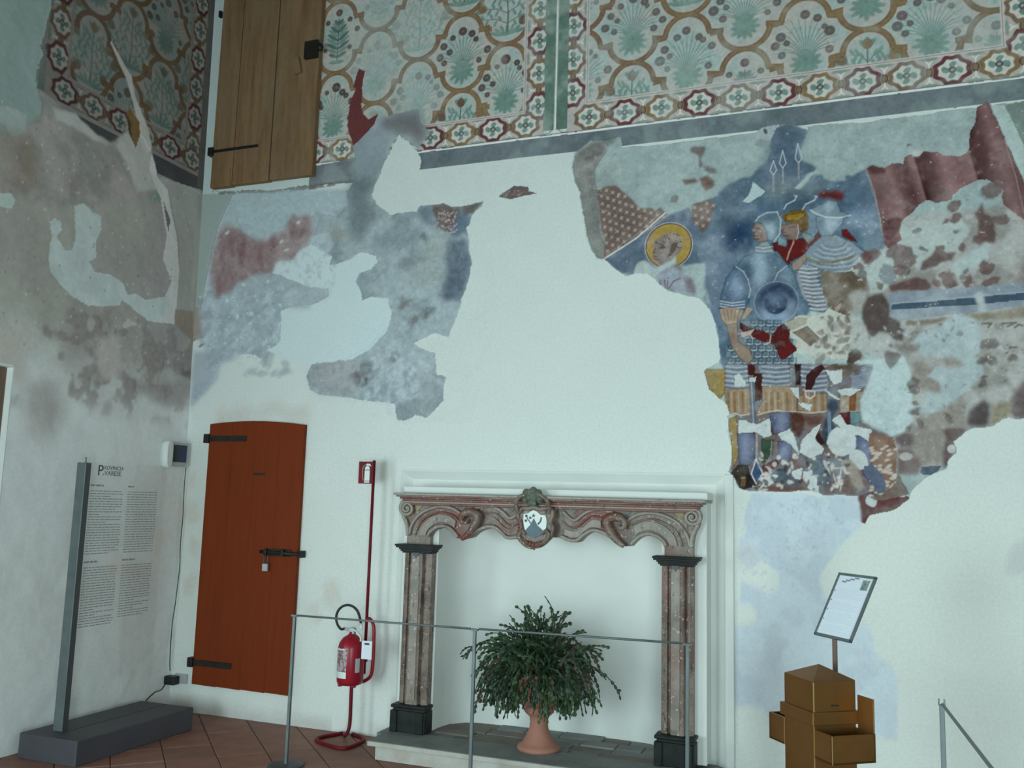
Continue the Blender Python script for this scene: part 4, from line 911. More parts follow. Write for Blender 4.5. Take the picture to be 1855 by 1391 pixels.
for pl in ([(360, 560), (430, 550), (560, 600), (690, 530), (690, 690), (620, 720), (540, 660), (370, 680)], [(760, 690), (880, 640), (940, 770), (965, 900), (880, 780), (800, 760)], [(980, 760), (1120, 620), (1180, 600), (1130, 720), (1210, 830), (1180, 880), (1080, 920), (970, 870)], [(590, 1110), (740, 1080), (765, 1100), (690, 1180), (640, 1200), (555, 1190)], [(890, 1060), (1000, 1020), (995, 1150), (930, 1130)], [(1010, 1070), (1090, 1050), (1150, 1120), (1165, 1260), (1080, 1240), (1020, 1130)], [(320, 110), (380, 90), (440, 170), (430, 220), (340, 215)], [(880, 230), (970, 230), (970, 350), (930, 320)], [(1220, 240), (1300, 290), (1370, 360), (1310, 340)], [(960, 390), (1100, 390), (1080, 450), (990, 430)], [(470, 130), (550, 130), (540, 180), (480, 170)], [(1290, 560), (1370, 500), (1430, 590), (1560, 610), (1690, 660), (1680, 760), (1520, 700), (1400, 640)], [(1230, 60), (1330, 80), (1400, 40), (1390, 170), (1310, 190)], [(1340, 250), (1440, 230), (1600, 250), (1480, 310), (1370, 300)]):
    C.poly(ZC(*pl), WL, 1, .009, .04)
C.ell(ZC((1390, 770))[0], .078, .085, WL, .3, 1, .04, 0, 1, .01); C.ell(ZC((1555, 940))[0], .048, .062, WL, .3, 1, .04, 0, 1, .008)
C.poly(ZC((1410, 950), (1470, 940), (1560, 1040), (1610, 1230), (1560, 1260), (1480, 1170)), P(146, 148, 136), 1, .008, .08, 1)
q_ = ZC((1288, 1030), (1388, 1022), (1352, 1220)); C.stroke(np.vstack([q_, q_[:1]]), .007, P(186, 184, 166), .9)
for i in range(75):
    p = ZC((g.uniform(560, 1500), g.uniform(880, 1240)))[0]; C.ell(p, g.uniform(.006, .024), g.uniform(.004, .016), P(180, 188, 178) if i % 3 else P(76, 78, 76), g.uniform(0, 3), .8, .05, 0, 1.5, .01)
C.poly(ZC((1180, 0), (1260, 30), (1480, 0), (1500, 40), (1330, 60)), P(96, 92, 82), .8, .01, .2, 1)
C.poly(ZC((1480, 100), (1590, 30), (1700, 0), (1690, 160), (1600, 230), (1500, 240)), P(126, 140, 150), 1, .006, .1); 
for i in range(9): C.stroke(ZC((1500+i*4, 240-i*26), (1590+i*10, 210-i*26)), .005, P(86, 100, 110), .6)
C.edge = False
kk, mm = C.mask(PX((1300, 560), (1296, 470), (1350, 375), (1500, 345), (1560, 360), (1590, 450), (1560, 560), (1580, 700), (1600, 890), (1330, 890), (1300, 700)), .004, 8)
mid_ = P(112, 126, 130).astype(np.float32)
C.rgb[kk] = C.rgb[kk]*(1-mm[..., None])+np.clip(mid_+(C.rgb[kk]-mid_)*1.32, .012, .8)*mm[..., None]
# --- far right: curtain, beam, worn ground
C.poly(np.vstack([ZF((330, 0), (1900, -200)), ZF((1900, 1391)), ZG((1900, 780), (1750, 810), (1580, 810), (1480, 890), (1200, 930), (1090, 1040), (1040, 1230), (985, 1300), (480, 1391), (460, 1000), (650, 830), (640, 330), (250, 240)), ZF((300, 1391), (100, 1200), (180, 800), (200, 420), (400, 250))]), P(148, 158, 146), 1, .008, .08, 2, P(160, 174, 166))
def lossy(fr, pts, col, a=1, w=.014): C.poly(fr(*pts), col, a, w, .04, 1)
lossy(ZF, [(380, 300), (540, 30), (640, 80), (740, 0), (1200, 0), (1250, 100), (1180, 260), (1100, 340), (960, 480), (740, 520), (640, 480), (520, 560), (430, 640), (380, 740), (200, 760), (190, 600), (60, 560), (60, 400), (200, 430)], P(168, 186, 178))
lossy(ZF, [(1050, 470), (1200, 370), (1340, 300), (1460, 240), (1440, 400), (1330, 480), (1200, 580), (1100, 560)], P(164, 186, 182))
lossy(ZF, [(640, 1270), (760, 1160), (900, 1150), (1060, 1010), (1190, 990), (1300, 1050), (1380, 1130), (1340, 1391), (720, 1391)], P(164, 186, 186))
lossy(ZF, [(0, 950), (110, 1100), (200, 1200), (300, 1270), (480, 1330), (520, 1391), (0, 1391)], P(160, 176, 166))
# red curtain with folds
CUR = ZE((170, 720), (230, 690), (370, 730), (440, 670), (550, 680), (570, 610), (640, 580), (670, 605), (740, 590), (770, 545), (910, 550), (980, 590), (1150, 605), (1250, 540), (1260, 330), (1320, 240), (1330, 90), (1440, 15), (1530, 200), (1620, 420), (1700, 560), (1826, 870), (1900, 1000), (1900, 1300), (1826, 1260), (1700, 1180), (1610, 1100), (1600, 950), (1440, 840), (1340, 860), (1220, 900), (1080, 1000), (1060, 1060), (900, 1095), (800, 1060), (720, 1110), (650, 1200), (540, 1280), (520, 1391), (540, 1480), (400, 1580), (350, 1520), (330, 1300), (280, 1060))
k, m = C.mask(CUR, .006)
o_ = ZE((170, 720))[0]; e_ = ZE((330, 1300))[0]-o_; e_ /= np.hypot(*e_); per = np.array((-e_[1], e_[0])); per *= np.sign(per[0])
q = (C.X[k]-o_[0])*per[0]+(C.Z[k]-o_[1])*per[1]
fx = ZE((170, 720), (400, 720), (480, 720), (590, 720), (690, 720), (715, 720), (870, 720), (1000, 720), (1150, 720), (1290, 720), (1310, 720), (1480, 720), (1600, 720), (1720, 720))
fq = [(p-o_)@per for p in fx]; fv = [.45, .75, .35, .2, .75, .1, .3, .95, .6, .7, .1, .25, .7, .35]
v = np.interp(q, fq, fv)+0.18*C.n2[k]
c = P(74, 26, 28)*(1-v)[..., None]+P(172, 126, 122)*v[..., None]; c *= (1+.12*C.n3[k])[..., None]
C.rgb[k] = C.rgb[k]*(1-m[..., None])+np.clip(c, .01, 1)*m[..., None]
soft(ZE((230, 790), (400, 760), (430, 1000), (290, 1040)), P(126, 100, 94), .6, 4); soft(ZE((820, 920), (1060, 900), (1080, 1000), (900, 1030)), P(122, 98, 90), .6, 4); soft(ZE((1440, 760), (1620, 700), (1800, 1150), (1640, 1100)), P(128, 108, 98), .5, 5)
C.poly(ZE((180, 700), (240, 690), (380, 740), (360, 790), (220, 780)), P(96, 48, 46), .8, .004, .1, 1); C.poly(ZF((330, -20), (540, -20), (510, 120), (440, 210), (370, 200)), P(112, 54, 54), 1, .008, .15, 1)
C.stroke(ZE((165, 720), (250, 950), (300, 1200), (330, 1391)), .007, P(170, 150, 146), .7); C.stroke(ZE((1620, 430), (1740, 820), (1826, 1200)), .006, P(168, 136, 132), .8)
C.poly(ZE((1480, 60), (1620, 70), (1826, 500), (1900, 660), (1900, 1010), (1826, 850), (1700, 560), (1550, 230)), P(164, 190, 182), 1, .003, .03); C.poly(ZE((1620, 68), (1826, 20), (1900, 10), (1900, 640), (1826, 490)), P(116, 138, 128), 1, .002, .05, 0)
lossy(ZE, [(640, 540), (760, 530), (740, 590), (660, 600)], P(176, 190, 182))
for p, a_, b_ in (((1470, 970), .055, .045), ((1075, 1140), .035, .035), ((1120, 1260), .035, .03), ((1010, 1280), .018, .014), ((1590, 1260), .035, .03), ((625, 500), .011, .011)): C.ell(ZE(p)[0], a_, b_, P(112, 84, 78), .4, .8, .3, 0, 2.5, .02)
C.poly(ZE((1310, 1190), (1390, 1080), (1420, 1200), (1520, 1260), (1540, 1380), (1500, 1520), (1330, 1480), (1350, 1300)), P(108, 84, 76), .95, .012, .2, 1, P(122, 92, 84))
for p, a_, b_ in (((570, 390), .065, .075), ((450, 285), .024, .026), ((425, 360), .03, .026), ((520, 510), .035, .03), ((700, 115), .02, .02), ((1140, 105), .018, .014), ((760, 290), .018, .025), ((1045, 610), .042, .055), ((1080, 675), .018, .012), ((1420, 495), .036, .034), ((1470, 640), .04, .026), ((1250, 650), .026, .032), ((1355, 210), .028, .03), ((1180, 300), .022, .026), ((1197, 588), .014, .014), ((1225, 540), .013, .015), ((900, 650), .026, .022), ((605, 545), .014, .013), ((310, 685), .022, .024), ((220, 360), .055, .045), ((100, 480), .03, .024), ((130, 550), .02, .026), ((890, 725), .03, .012), ((945, 290), .025, .03)):
    C.ell(ZF(p)[0], a_, b_, P(118, 84, 78) if a_ > .02 else P(104, 106, 98), .3, .8, .3, 0, 2.5, .02)
C.ell(ZF((390, 565))[0], .045, .065, P(122, 136, 138), .2, .9, .1, 0, 2, .012)
C.poly(ZF((410, 680), (560, 630), (700, 580), (790, 600), (850, 680), (780, 740), (600, 730), (430, 755)), P(112, 78, 72), .95, .008, .18, 1); C.poly(ZF((740, 520), (760, 420), (830, 380), (900, 270), (960, 320), (1100, 340), (1060, 420), (960, 440), (880, 480), (790, 510)), P(116, 92, 84), .95, .01, .18, 1)
soft(ZF((1750, 500), (1826, 350), (1900, 400), (1900, 600), (1720, 660)), P(132, 112, 104), .6, 5)
# painted beam in blues
C.poly(ZF((385, 775), (900, 720), (1300, 700), (1826, 650), (1900, 640), (1900, 880), (1826, 890), (1300, 960), (480, 1055), (410, 950)), P(128, 146, 156), 1, .004, .06, 0, P(142, 158, 166))
C.poly(ZF((440, 880), (900, 845), (1320, 805), (1826, 760), (1900, 752), (1900, 825), (1826, 830), (1330, 880), (900, 905), (430, 940)), P(62, 86, 102), 1, .003, .08)
C.stroke(ZF((430, 870), (900, 830), (1320, 790), (1826, 745)), .006, P(164, 180, 186), .6)
C.poly(ZF((1310, 770), (1400, 750), (1440, 960), (1350, 960), (1330, 870)), P(168, 184, 180), 1, .008, .03, 1)
C.poly(ZF((500, 1060), (1000, 1020), (1090, 1020), (900, 1080), (560, 1105)), P(136, 132, 104), 1, .006, .1, 1); C.poly(ZF((1240, 990), (1826, 910), (1900, 905), (1900, 1000), (1600, 1040), (1300, 1040)), P(146, 144, 112), .9, .005, .08, 1)
for q in ([(1600, 1080), (1740, 1070), (1650, 1110)], [(1730, 1120), (1770, 1090), (1810, 1100)], [(1390, 1080), (1480, 1080), (1450, 1120)], [(1640, 1391), (1680, 1330), (1750, 1330)]): C.stroke(ZF(*q), .012, P(112, 108, 84), .8)
C.poly(ZF((120, 1000), (180, 800), (330, 760), (400, 880), (420, 1000), (500, 1040), (590, 1130), (540, 1260), (460, 1230), (400, 1180), (300, 1170), (260, 1220), (200, 1220), (150, 1100)), P(94, 84, 76), 1, .008, .2, 1)
for i in range(60):
    p = ZF((g.uniform(0, 1800), g.uniform(1050, 1391)))[0]; C.ell(p, g.uniform(.006, .02), g.uniform(.004, .014), P(110, 112, 98) if i % 2 else P(170, 186, 182), g.uniform(0, 3), .6, .1, 0, 2, .012)
# lower right
for pl, cc in (([(650, 200), (800, 190), (960, 400), (950, 540), (800, 540), (650, 420)], P(146, 146, 130)), ([(940, 180), (1140, 190), (1200, 230), (1000, 260)], P(150, 152, 138)), ([(480, 20), (720, 0), (740, 110), (500, 100)], P(140, 138, 124)), ([(450, 1000), (600, 940), (750, 960), (650, 1130), (540, 1120), (480, 1040)], P(102, 88, 84)), ([(960, 900), (1200, 870), (1190, 960), (1100, 1030), (1115, 1100), (1080, 1180), (1030, 1300), (985, 1290)], P(102, 80, 74)), ([(1200, 850), (1280, 680), (1400, 580), (1470, 660), (1480, 880), (1270, 890)], P(82, 70, 68)), ([(1690, 580), (1800, 420), (1900, 380), (1900, 790), (1750, 810), (1700, 770)], P(112, 98, 94)), ([(1480, 650), (1690, 620), (1690, 780), (1580, 810), (1490, 880)], P(146, 144, 100)), ([(720, 780), (960, 700), (1240, 620), (1200, 860), (960, 900), (960, 1280), (760, 1280), (640, 1130)], P(148, 148, 132)), ([(480, 1120), (640, 1130), (760, 1280), (720, 1391), (480, 1391)], P(116, 96, 90))):
    C.poly(ZG(*pl), cc, .92, .012, .14, 2)
lossy(ZG, [(720, 0), (1200, 0), (1370, 180), (1400, 350), (1200, 540), (1000, 700), (800, 760), (680, 720), (820, 540), (960, 540), (960, 420), (790, 350), (900, 260), (1080, 280), (1220, 230), (1080, 150), (900, 160), (760, 110)], P(160, 182, 180))
lossy(ZG, [(130, 200), (560, 140), (640, 330), (660, 830), (540, 960), (420, 980), (230, 880), (130, 830), (110, 620), (250, 240), (60, 230)], P(172, 196, 192), 1, .006)
for p, a_, b_ in (((440, 165), .04, .05), ((680, 435), .035, .03), ((690, 505), .032, .03), ((685, 725), .035, .022), ((670, 630), .018, .014), ((735, 860), .018, .036), ((1030, 790), .02, .034), ((610, 905), .018, .02), ((1400, 190), .03, .018), ((1465, 190), .024, .03), ((1400, 440), .022, .02), ((1410, 375), .018, .016), ((60, 140), .045, .035), ((30, 290), .035, .03), ((1710, 180), .03, .02), ((1440, 30), .05, .03)): C.ell(ZG(p)[0], a_, b_, P(100, 94, 84), .3, .75, .3, 0, 2.5, .018)
C.poly(np.vstack([ZG((210, 960), (340, 990), (450, 1000), (490, 1100), (480, 1391)), PX((1625, 900), (1644, 905), (1600, 905), (1580, 860), (1576, 800))]), P(146, 108, 78), 1, .006, .14)
for i in range(60):
    p = ZG((g.uniform(220, 480), g.uniform(1080, 1600)))[0]; C.ell(p, .014, .008, P(188, 182, 164), .3, .85)
C.poly(ZG((750, 1300), (960, 1290), (920, 1350), (850, 1391), (740, 1391)), P(76, 92, 106), 1, .006, .12); C.ell(ZG((1065, 1120))[0], .022, .024, P(176, 186, 178)); C.ell(ZG((580, 1200))[0], .035, .022, P(176, 180, 170), 0, .9, 0, 0, 1, .006)
C.poly(PX((1553, 944), (1556, 898), (1580, 890), (1600, 905), (1625, 900), (1644, 900), (1650, 910), (1620, 923), (1599, 929), (1575, 933), (1566, 950)), P(122, 56, 58), 1, .006, .2, 0, P(112, 84, 74)); C.ell(PX((1579, 907))[0], .028, .038, P(176, 192, 188), .2, 1, 0, 0, 1, .006)
C.poly(ZL((870, 200), (930, 230), (1020, 210), (1100, 100), (1160, 220), (1060, 240), (960, 250)), P(122, 110, 92), .9, .008, .15)
C.poly(ZL((880, 50), (940, 40), (1010, 120), (1020, 200), (970, 215), (910, 110)), P(84, 100, 120), 1, .003, .1)
# clean white filling round the whole fragment
k, m = kO, mO
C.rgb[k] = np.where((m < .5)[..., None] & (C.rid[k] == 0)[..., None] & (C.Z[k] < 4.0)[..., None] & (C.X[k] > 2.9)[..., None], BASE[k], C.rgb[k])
# pale bluish patch of bare plaster under the fragment
LP = np.vstack([PX((1360, 892),), ZL((160, 370), (170, 450), (125, 490), (125, 590), (190, 670), (270, 615), (370, 690), (370, 780), (310, 820), (140, 740), (120, 902)), PX((1332, 1095), (1358, 1094), (1372, 1110), (1368, 1128), (1346, 1134), (1330, 1132), (1330, 1280), (1362, 1279), (1385, 1287), (1410, 1340), (1577, 1332), (1624, 1341), (1627, 1238), (1619, 1209), (1585, 1186), (1580, 1142), (1540, 1110), (1500, 1085), (1485, 1060), (1484, 1048), (1497, 1021), (1524, 989), (1560, 953), (1556, 900), (1490, 898), (1435, 893))])
C.poly(LP, P(181, 203, 207), 1, .008, .03, 1, P(174, 195, 201), rid=7, h=-0.002)
for i in range(140):
    x_, y_ = g.uniform(1345, 1560), g.uniform(905, 1080)
    if x_-1345 > (1250-y_)*0.6: continue
    C.ell(PX((x_, y_))[0], g.uniform(.003, .012), g.uniform(.002, .006), P(150, 166, 178), g.uniform(0, 3), .45, 0, 0, 2, .006)
soft(PX((1340, 985), (1365, 990), (1380, 1012), (1355, 1028), (1338, 1010)), P(180, 192, 190), .7, 4)
C.ell(PX((1846, 1010))[0], .05, .09, P(176, 190, 186), -.5, .6, .05, 0, 10, .02)
# age: mottling, dust and pin losses over the painted fragments
fr_ = (C.rid == 6)
kk = C.sl(2.9, 6.1, 1.2, 4.05)
mk = (fr_[kk]).astype(np.float32)
C.rgb[kk] *= (1+mk*(0.10*C.n3[kk]+0.09*C.n4[kk]+0.06*C.n2[kk]))[..., None]
C.blend(kk, mk*0.12*sstep(0.05, 0.6, C.n2[kk]+0.5*C.n3[kk]), P(150, 168, 160), .04)
C.blend(kk, mk*0.7*(C.n4[kk]+0.55*C.n3[kk]+0.2*C.n1[kk] > 0.98), P(176, 190, 182))
C.blend(kk, mk*0.55*(C.n4[kk]+0.5*C.n3[kk] < -0.98), P(88, 92, 88))
kk = C.sl(0.9, 6.1, 4.0, 5.75); mk = ((C.rid[kk] > 0) & (C.rid[kk] < 4)).astype(np.float32)
C.rgb[kk] *= (1+mk*(0.09*C.n3[kk]+0.07*C.n4[kk]+0.05*C.n1[kk]))[..., None]
C.blend(kk, mk*0.30*sstep(0.0, 0.7, C.n2[kk]+0.6*C.n1[kk]), FIELD, .05)
kk = C.sl(0, 2.9, 2.0, 4.05); mk = ((C.rid[kk] == 5) | (C.rid[kk] == 4)).astype(np.float32)
C.rgb[kk] *= (1+mk*(0.09*C.n3[kk]+0.08*C.n4[kk]))[..., None]
C.h += (0.004*C.n1+0.0012*C.n2).astype(np.float32)
C.h *= sstep(0.0, 0.1, np.minimum(C.X-0.0, 1)+0.1)
def bworld(X, Z, h): return np.stack([X, -h, Z], -1)
def bkeep(x, z): return ~((x > 1.86) & (x < 4.10) & (z < 1.81))
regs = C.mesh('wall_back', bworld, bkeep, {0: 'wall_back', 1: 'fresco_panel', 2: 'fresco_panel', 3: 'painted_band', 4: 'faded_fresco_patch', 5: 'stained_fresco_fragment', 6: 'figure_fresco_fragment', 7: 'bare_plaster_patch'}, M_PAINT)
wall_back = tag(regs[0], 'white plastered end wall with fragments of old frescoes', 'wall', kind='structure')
for r, lb in ((1, 'ornamental fresco of plants in barbed ochre medallions, left of the green strips'), (2, 'ornamental fresco of plants in barbed ochre medallions, right of the green strips'), (3, 'plain grey blue painted band'), (4, 'faded red and pale blue fresco patch above the small door'),
              (5, 'grey stained fresco remnant'), (6, 'fresco fragment of soldiers, a haloed head and a red curtain'), (7, 'pale bluish patch of bared plaster')):
    if r in regs: regs[r].parent = wall_back; regs[r]['label'] = lb

# ---- left wall: old uneven plaster, a torn strip of the same frieze above
ys = np.linspace(-2.3, 0.0, 250); zs2 = np.unique(np.concatenate([np.linspace(0, 2.2, 130), np.linspace(2.2, 6.0, 520), np.linspace(6.0, 6.8, 5)]))
ys = np.unique(np.round(np.concatenate([ys, [-1.60]]), 5)); zs2 = np.unique(np.round(np.concatenate([zs2, [2.36, 0.30]]), 5))
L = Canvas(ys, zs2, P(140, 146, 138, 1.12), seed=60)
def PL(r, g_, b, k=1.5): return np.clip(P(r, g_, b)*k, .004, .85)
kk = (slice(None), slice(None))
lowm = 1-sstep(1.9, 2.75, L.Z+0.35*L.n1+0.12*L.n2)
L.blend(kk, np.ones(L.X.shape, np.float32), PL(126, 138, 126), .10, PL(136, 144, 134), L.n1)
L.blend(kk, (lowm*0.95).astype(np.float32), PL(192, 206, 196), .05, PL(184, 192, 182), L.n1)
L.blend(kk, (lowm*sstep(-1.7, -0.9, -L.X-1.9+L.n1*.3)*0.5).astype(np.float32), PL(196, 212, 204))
k_ = L.sl(-0.75, 0, 0.8, 1.9); L.blend(k_, (0.5*sstep(.1, .7, L.n1[k_]+L.n2[k_]*.5)).astype(np.float32), PL(176, 176, 156), .1)
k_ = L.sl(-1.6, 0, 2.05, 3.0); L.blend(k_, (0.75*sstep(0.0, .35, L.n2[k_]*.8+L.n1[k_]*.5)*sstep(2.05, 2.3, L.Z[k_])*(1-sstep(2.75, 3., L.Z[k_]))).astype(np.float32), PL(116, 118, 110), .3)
L1 = frameL(0, 0, 4.0326); L2 = frameL(0, 345, 4.0326); L3 = frameL(0, 690, 4.0326)
# frieze
C_ = L
colsL = [(-1.56, 4.62), (-1.212, 4.913), (-.867, 4.62), (-.523, 4.915), (-.178, 4.62)]
FIELD0 = FIELD.copy()
frieze(L, -1.395, -.245, colsL, lambda x, z: 0.15, 21, 5.9)
for y0, y1, z0, z1 in ((-1.56, 0, 4.15, 4.36), (-1.56, -1.395, 4.15, 5.9), (-.245, -.06, 4.15, 5.9)):
    k_ = L.sl(y0, y1, z0, z1); L.blend(k_, np.ones(L.X[k_].shape, np.float32), P(172, 176, 160), .06)
_C = C; C = L
run([(-1.478, 5.7-.247*i) for i in range(6)], 1); run([(-.155, 5.85-.247*i) for i in range(7)], 1); run([(-.155-.25*i, 4.26) for i in range(6)], 0)
for q in (((-1.395, 5.9), (-1.395, 4.36), (-.245, 4.36), (-.245, 5.9)),): C.stroke(np.array(q), .02, P(180, 182, 168)); C.stroke(np.array(q), .005, P(118, 92, 84), .8)
k_ = L.sl(-2.3, 0.1, 4.02, 4.15); L.blend(k_, np.ones(L.X[k_].shape, np.float32), P(92, 100, 104), .08)
k_ = L.sl(-2.3, 0.1, 4.15, 4.165); L.blend(k_, np.ones(L.X[k_].shape, np.float32), P(178, 182, 172))
k_ = L.sl(-.07, 0.1, 4.02, 6); L.blend(k_, np.ones(L.X[k_].shape, np.float32), P(120, 128, 120), .1)
C.blend(L.sl(-2.3, 0.1, 4.02, 6.2), np.full(L.X[L.sl(-2.3, .1, 4.02, 6.2)].shape, .10, np.float32), P(110, 90, 74))
L.rgb[L.sl(-1.62, .1, 4.02, 6.2)] *= (0.60+0.08*L.n2[L.sl(-1.62, .1, 4.02, 6.2)])[..., None]      # frieze darkened: the dimness of this wall put into its colour
L.rid[(L.Z > 4.02) & (L.X > -1.62)] = 1
k_ = L.sl(-.6, 0.1, 2.9, 4.02); 
OP = PL(128, 138, 126)
C.poly(np.vstack([L1((-100, -400), (395, -400), (395, 0), (350, 200), (310, 340), (330, 400), (290, 450), (280, 640), (320, 730), (310, 860), (240, 880), (190, 990), (60, 990), (-100, 800))]), PL(136, 164, 156, 1.1), 1, .008, .03, rid=0)
C.poly(L1((-50, 760), (60, 770), (210, 830), (200, 960), (100, 990), (40, 900), (-50, 850)), PL(156, 178, 170, 1.1), 1, .008, .03, rid=0)
C.poly(L1((280, 640), (340, 680), (450, 770), (560, 840), (640, 910), (700, 975), (830, 1040), (930, 960), (960, 780), (1000, 900), (1070, 1060), (1110, 1105), (1150, 1290), (1220, 1391), (900, 1500), (200, 1500), (100, 1200), (190, 990), (240, 880), (310, 860), (320, 730)), OP, 1, .010, .10, 1, PL(142, 146, 138), rid=0)
C.poly(L1((400, 780), (560, 830), (640, 910), (720, 990), (830, 1060), (700, 1020), (560, 940), (420, 870)), PL(146, 160, 152), 1, .010, .05, 1, rid=0)
C.poly(L1((930, 960), (1060, 1000), (1110, 1110), (1140, 1260), (1180, 1391), (1000, 1391), (940, 1200), (860, 1060)), PL(142, 154, 146), 1, .008, .06, 1, rid=0)
C.stroke(L1((830, 310), (900, 450), (960, 560), (990, 700), (1020, 800), (1060, 950), (1080, 1060)), [.02, .04, .06, .04, .06, .1, .1], PL(150, 160, 152), 1, .05)
C.poly(L1((960, 780), (1030, 880), (1035, 980), (1000, 1085), (960, 980), (940, 840)), PL(142, 108, 48, 1.0), 1, .006, .2, rid=0); C.poly(L1((945, 830), (975, 900), (975, 1000), (955, 960)), PL(70, 64, 44, 1.0), .8, .004)
soft2 = lambda pts, col, a=.6, s=5: C.poly(pts, col, a, .02, .15, s)
soft2(L1((0, 900), (200, 950), (240, 1300), (300, 1391), (0, 1391)), PL(132, 122, 108), .6); soft2(L1((200, 1000), (270, 1100), (280, 1250), (200, 1391), (180, 1200)), PL(120, 112, 72), .6); soft2(L1((480, 1250), (700, 1280), (900, 1150), (760, 1391), (500, 1391)), PL(124, 122, 112), .5)
C.poly(L2((-60, 20), (80, 20), (120, 70), (90, 140), (20, 120), (-60, 60)), PL(146, 168, 160), 1, .006)
# white infill strip and grey margin by the corner
C.poly(np.vstack([L1((1150, 1280), (1210, 1305), (1490, 1391)), L2((1490, 60), (1410, 870), (1280, 870), (1300, 560), (1270, 200), (1200, -30))]), PL(128, 140, 130), 1, .003, .05, 0)
C.poly(np.vstack([L1((1110, 1110), (1160, 1290)), L2((1230, 0), (1290, 330), (1310, 560), (1290, 880), (1265, 980), (1080, 950), (1200, 780), (1250, 660), (1190, 500), (1220, 330), (1180, 60), (1100, -150))]), PL(158, 172, 164), 1, .005, .03, 0)
C.poly(L2((1200, 80), (1250, 220), (1230, 300), (1215, 200)), PL(84, 86, 80), .9, .004)
C.stroke(L2((1235, 0), (1300, 340), (1315, 560), (1290, 870)), .008, PL(92, 98, 92), .8)
C.poly(L2((1280, 868), (1410, 880), (1405, 1105), (1270, 980)), PL(146, 140, 116, 1.2), 1, .003, .12)
C.poly(L2((370, 230), (400, 205), (450, 230), (460, 290), (420, 330), (480, 440), (530, 440), (560, 320), (550, 110), (620, 90), (680, 150), (740, 180), (740, 290), (700, 370), (700, 490), (650, 520), (690, 600), (800, 610), (900, 680), (930, 760), (990, 750), (1060, 800), (1220, 770), (1200, 900), (1130, 960), (1080, 950), (1010, 900), (890, 800), (870, 840), (740, 850), (640, 840), (520, 770), (450, 700), (370, 600), (360, 480), (380, 330)), PL(156, 174, 168), 1, .006, .05, 0, PL(148, 166, 160))
soft2(L2((560, 450), (680, 420), (640, 560), (540, 600)), PL(142, 156, 160), .5)
C.poly(L2((700, 1080), (850, 1060), (880, 1180), (900, 1300), (760, 1391), (690, 1250)), PL(146, 154, 146), .8, .02, .1, 2); C.poly(L2((890, 980), (930, 920), (1000, 980), (900, 1010)), PL(146, 158, 152), .9, .012); C.ell(L2((655, 980))[0], .035, .05, PL(140, 150, 144), 0, .8, .05, 0, 2, .01)
C.poly(L2((-60, 960), (200, 960), (250, 1100), (200, 1200), (180, 1391), (-60, 1391)), PL(158, 166, 152), .8, .02, .05, 4)
C.ell(L2((1355, 1330))[0], .09, .04, PL(84, 84, 78), 0, .8, .4, 0, 5, .03)
C.poly(L3((200, 0), (400, 0), (440, 120), (470, 320), (330, 440), (200, 420), (180, 250)), PL(132, 132, 124), .6, .03, .25, 5); C.poly(L3((980, 60), (1200, 180), (1350, 200), (1400, 0), (900, 0)), PL(120, 118, 110), .6, .025, .3, 3)
C.ell(L3((775, 195))[0], .04, .05, PL(130, 142, 136), 0, .8, .1, 0, 4, .01)
g = random.Random(9)
for i in range(160):
    y_, z_ = g.uniform(-1.9, -.1), g.uniform(2.5, 4.0); C.ell((y_, z_), .006, .008, PL(166, 176, 166) if i % 3 else PL(100, 100, 92), 0, .7)
L = C; C = _C
L.h += (0.010*L.n1+0.004*L.n2).astype(np.float32); L.h[L.rid == 1] += 0.004
L.h *= sstep(0, .06, -L.X)
def lworld(Y, Z, h): return np.stack([-0.0145*Z+h, Y, Z], -1)
def lkeep(y, z): return ~((y < -1.60) & (z < 2.36) & (z > 0.30))
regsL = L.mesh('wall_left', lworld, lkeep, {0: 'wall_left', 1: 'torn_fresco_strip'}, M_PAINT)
wall_left = tag(regsL[0], 'dim left wall of patched old plaster with a torn frieze', 'wall', kind='structure')
regsL[1].parent = wall_left; regsL[1]['label'] = 'torn ornamental fresco of plants in ochre medallions'

# ------------------------------------------------------------------ rest of the room shell
def struct(name, mb, mat, label, cat):
    return tag(mb.build(name, mat), label, cat, kind='structure')
RX, FY, CZ = 8.6, -7.3, 6.8
# left wall beyond the photograph, with a window opening that lets the daylight in
mb = MB()
for y0, y1, z0, z1 in ((-3.3, -2.3, 0, CZ), (FY, -4.9, 0, CZ), (-4.9, -3.3, 0, .25), (-4.9, -3.3, 2.25, CZ)):
    mb.box(-0.5, -0.04, y0, y1, z0, z1)
o = mb.build('plain_wall_section', M_PLASTER, wall_left)
MB().box(-0.5, -0.12, -2.3, 0.3, 0, CZ).build('wall_core', M_PLASTER, wall_left)
mb = MB()
for x0, x1, z0, z1 in ((-.5, .5, 0, CZ), (2.3, 5.1, 0, CZ), (6.9, RX+.3, 0, CZ), (.5, 2.3, 0, .15), (.5, 2.3, 2.25, CZ), (5.1, 6.9, 0, .15), (5.1, 6.9, 2.25, CZ)):
    mb.box(x0, x1, FY-.4, FY+.1, z0, z1)
struct('wall_front', mb, M_PLASTER, 'white wall with two windows behind the viewer', 'wall')
struct('wall_right', MB().box(RX, RX+.3, FY, .3, 0, CZ), M_PLASTER, 'plain white wall closing the hall on the right', 'wall')
struct('ceiling', MB().box(-.5, RX+.3, FY-.4, .6, CZ, CZ+.2), M_CEIL, 'dark timber ceiling of the hall', 'ceiling')

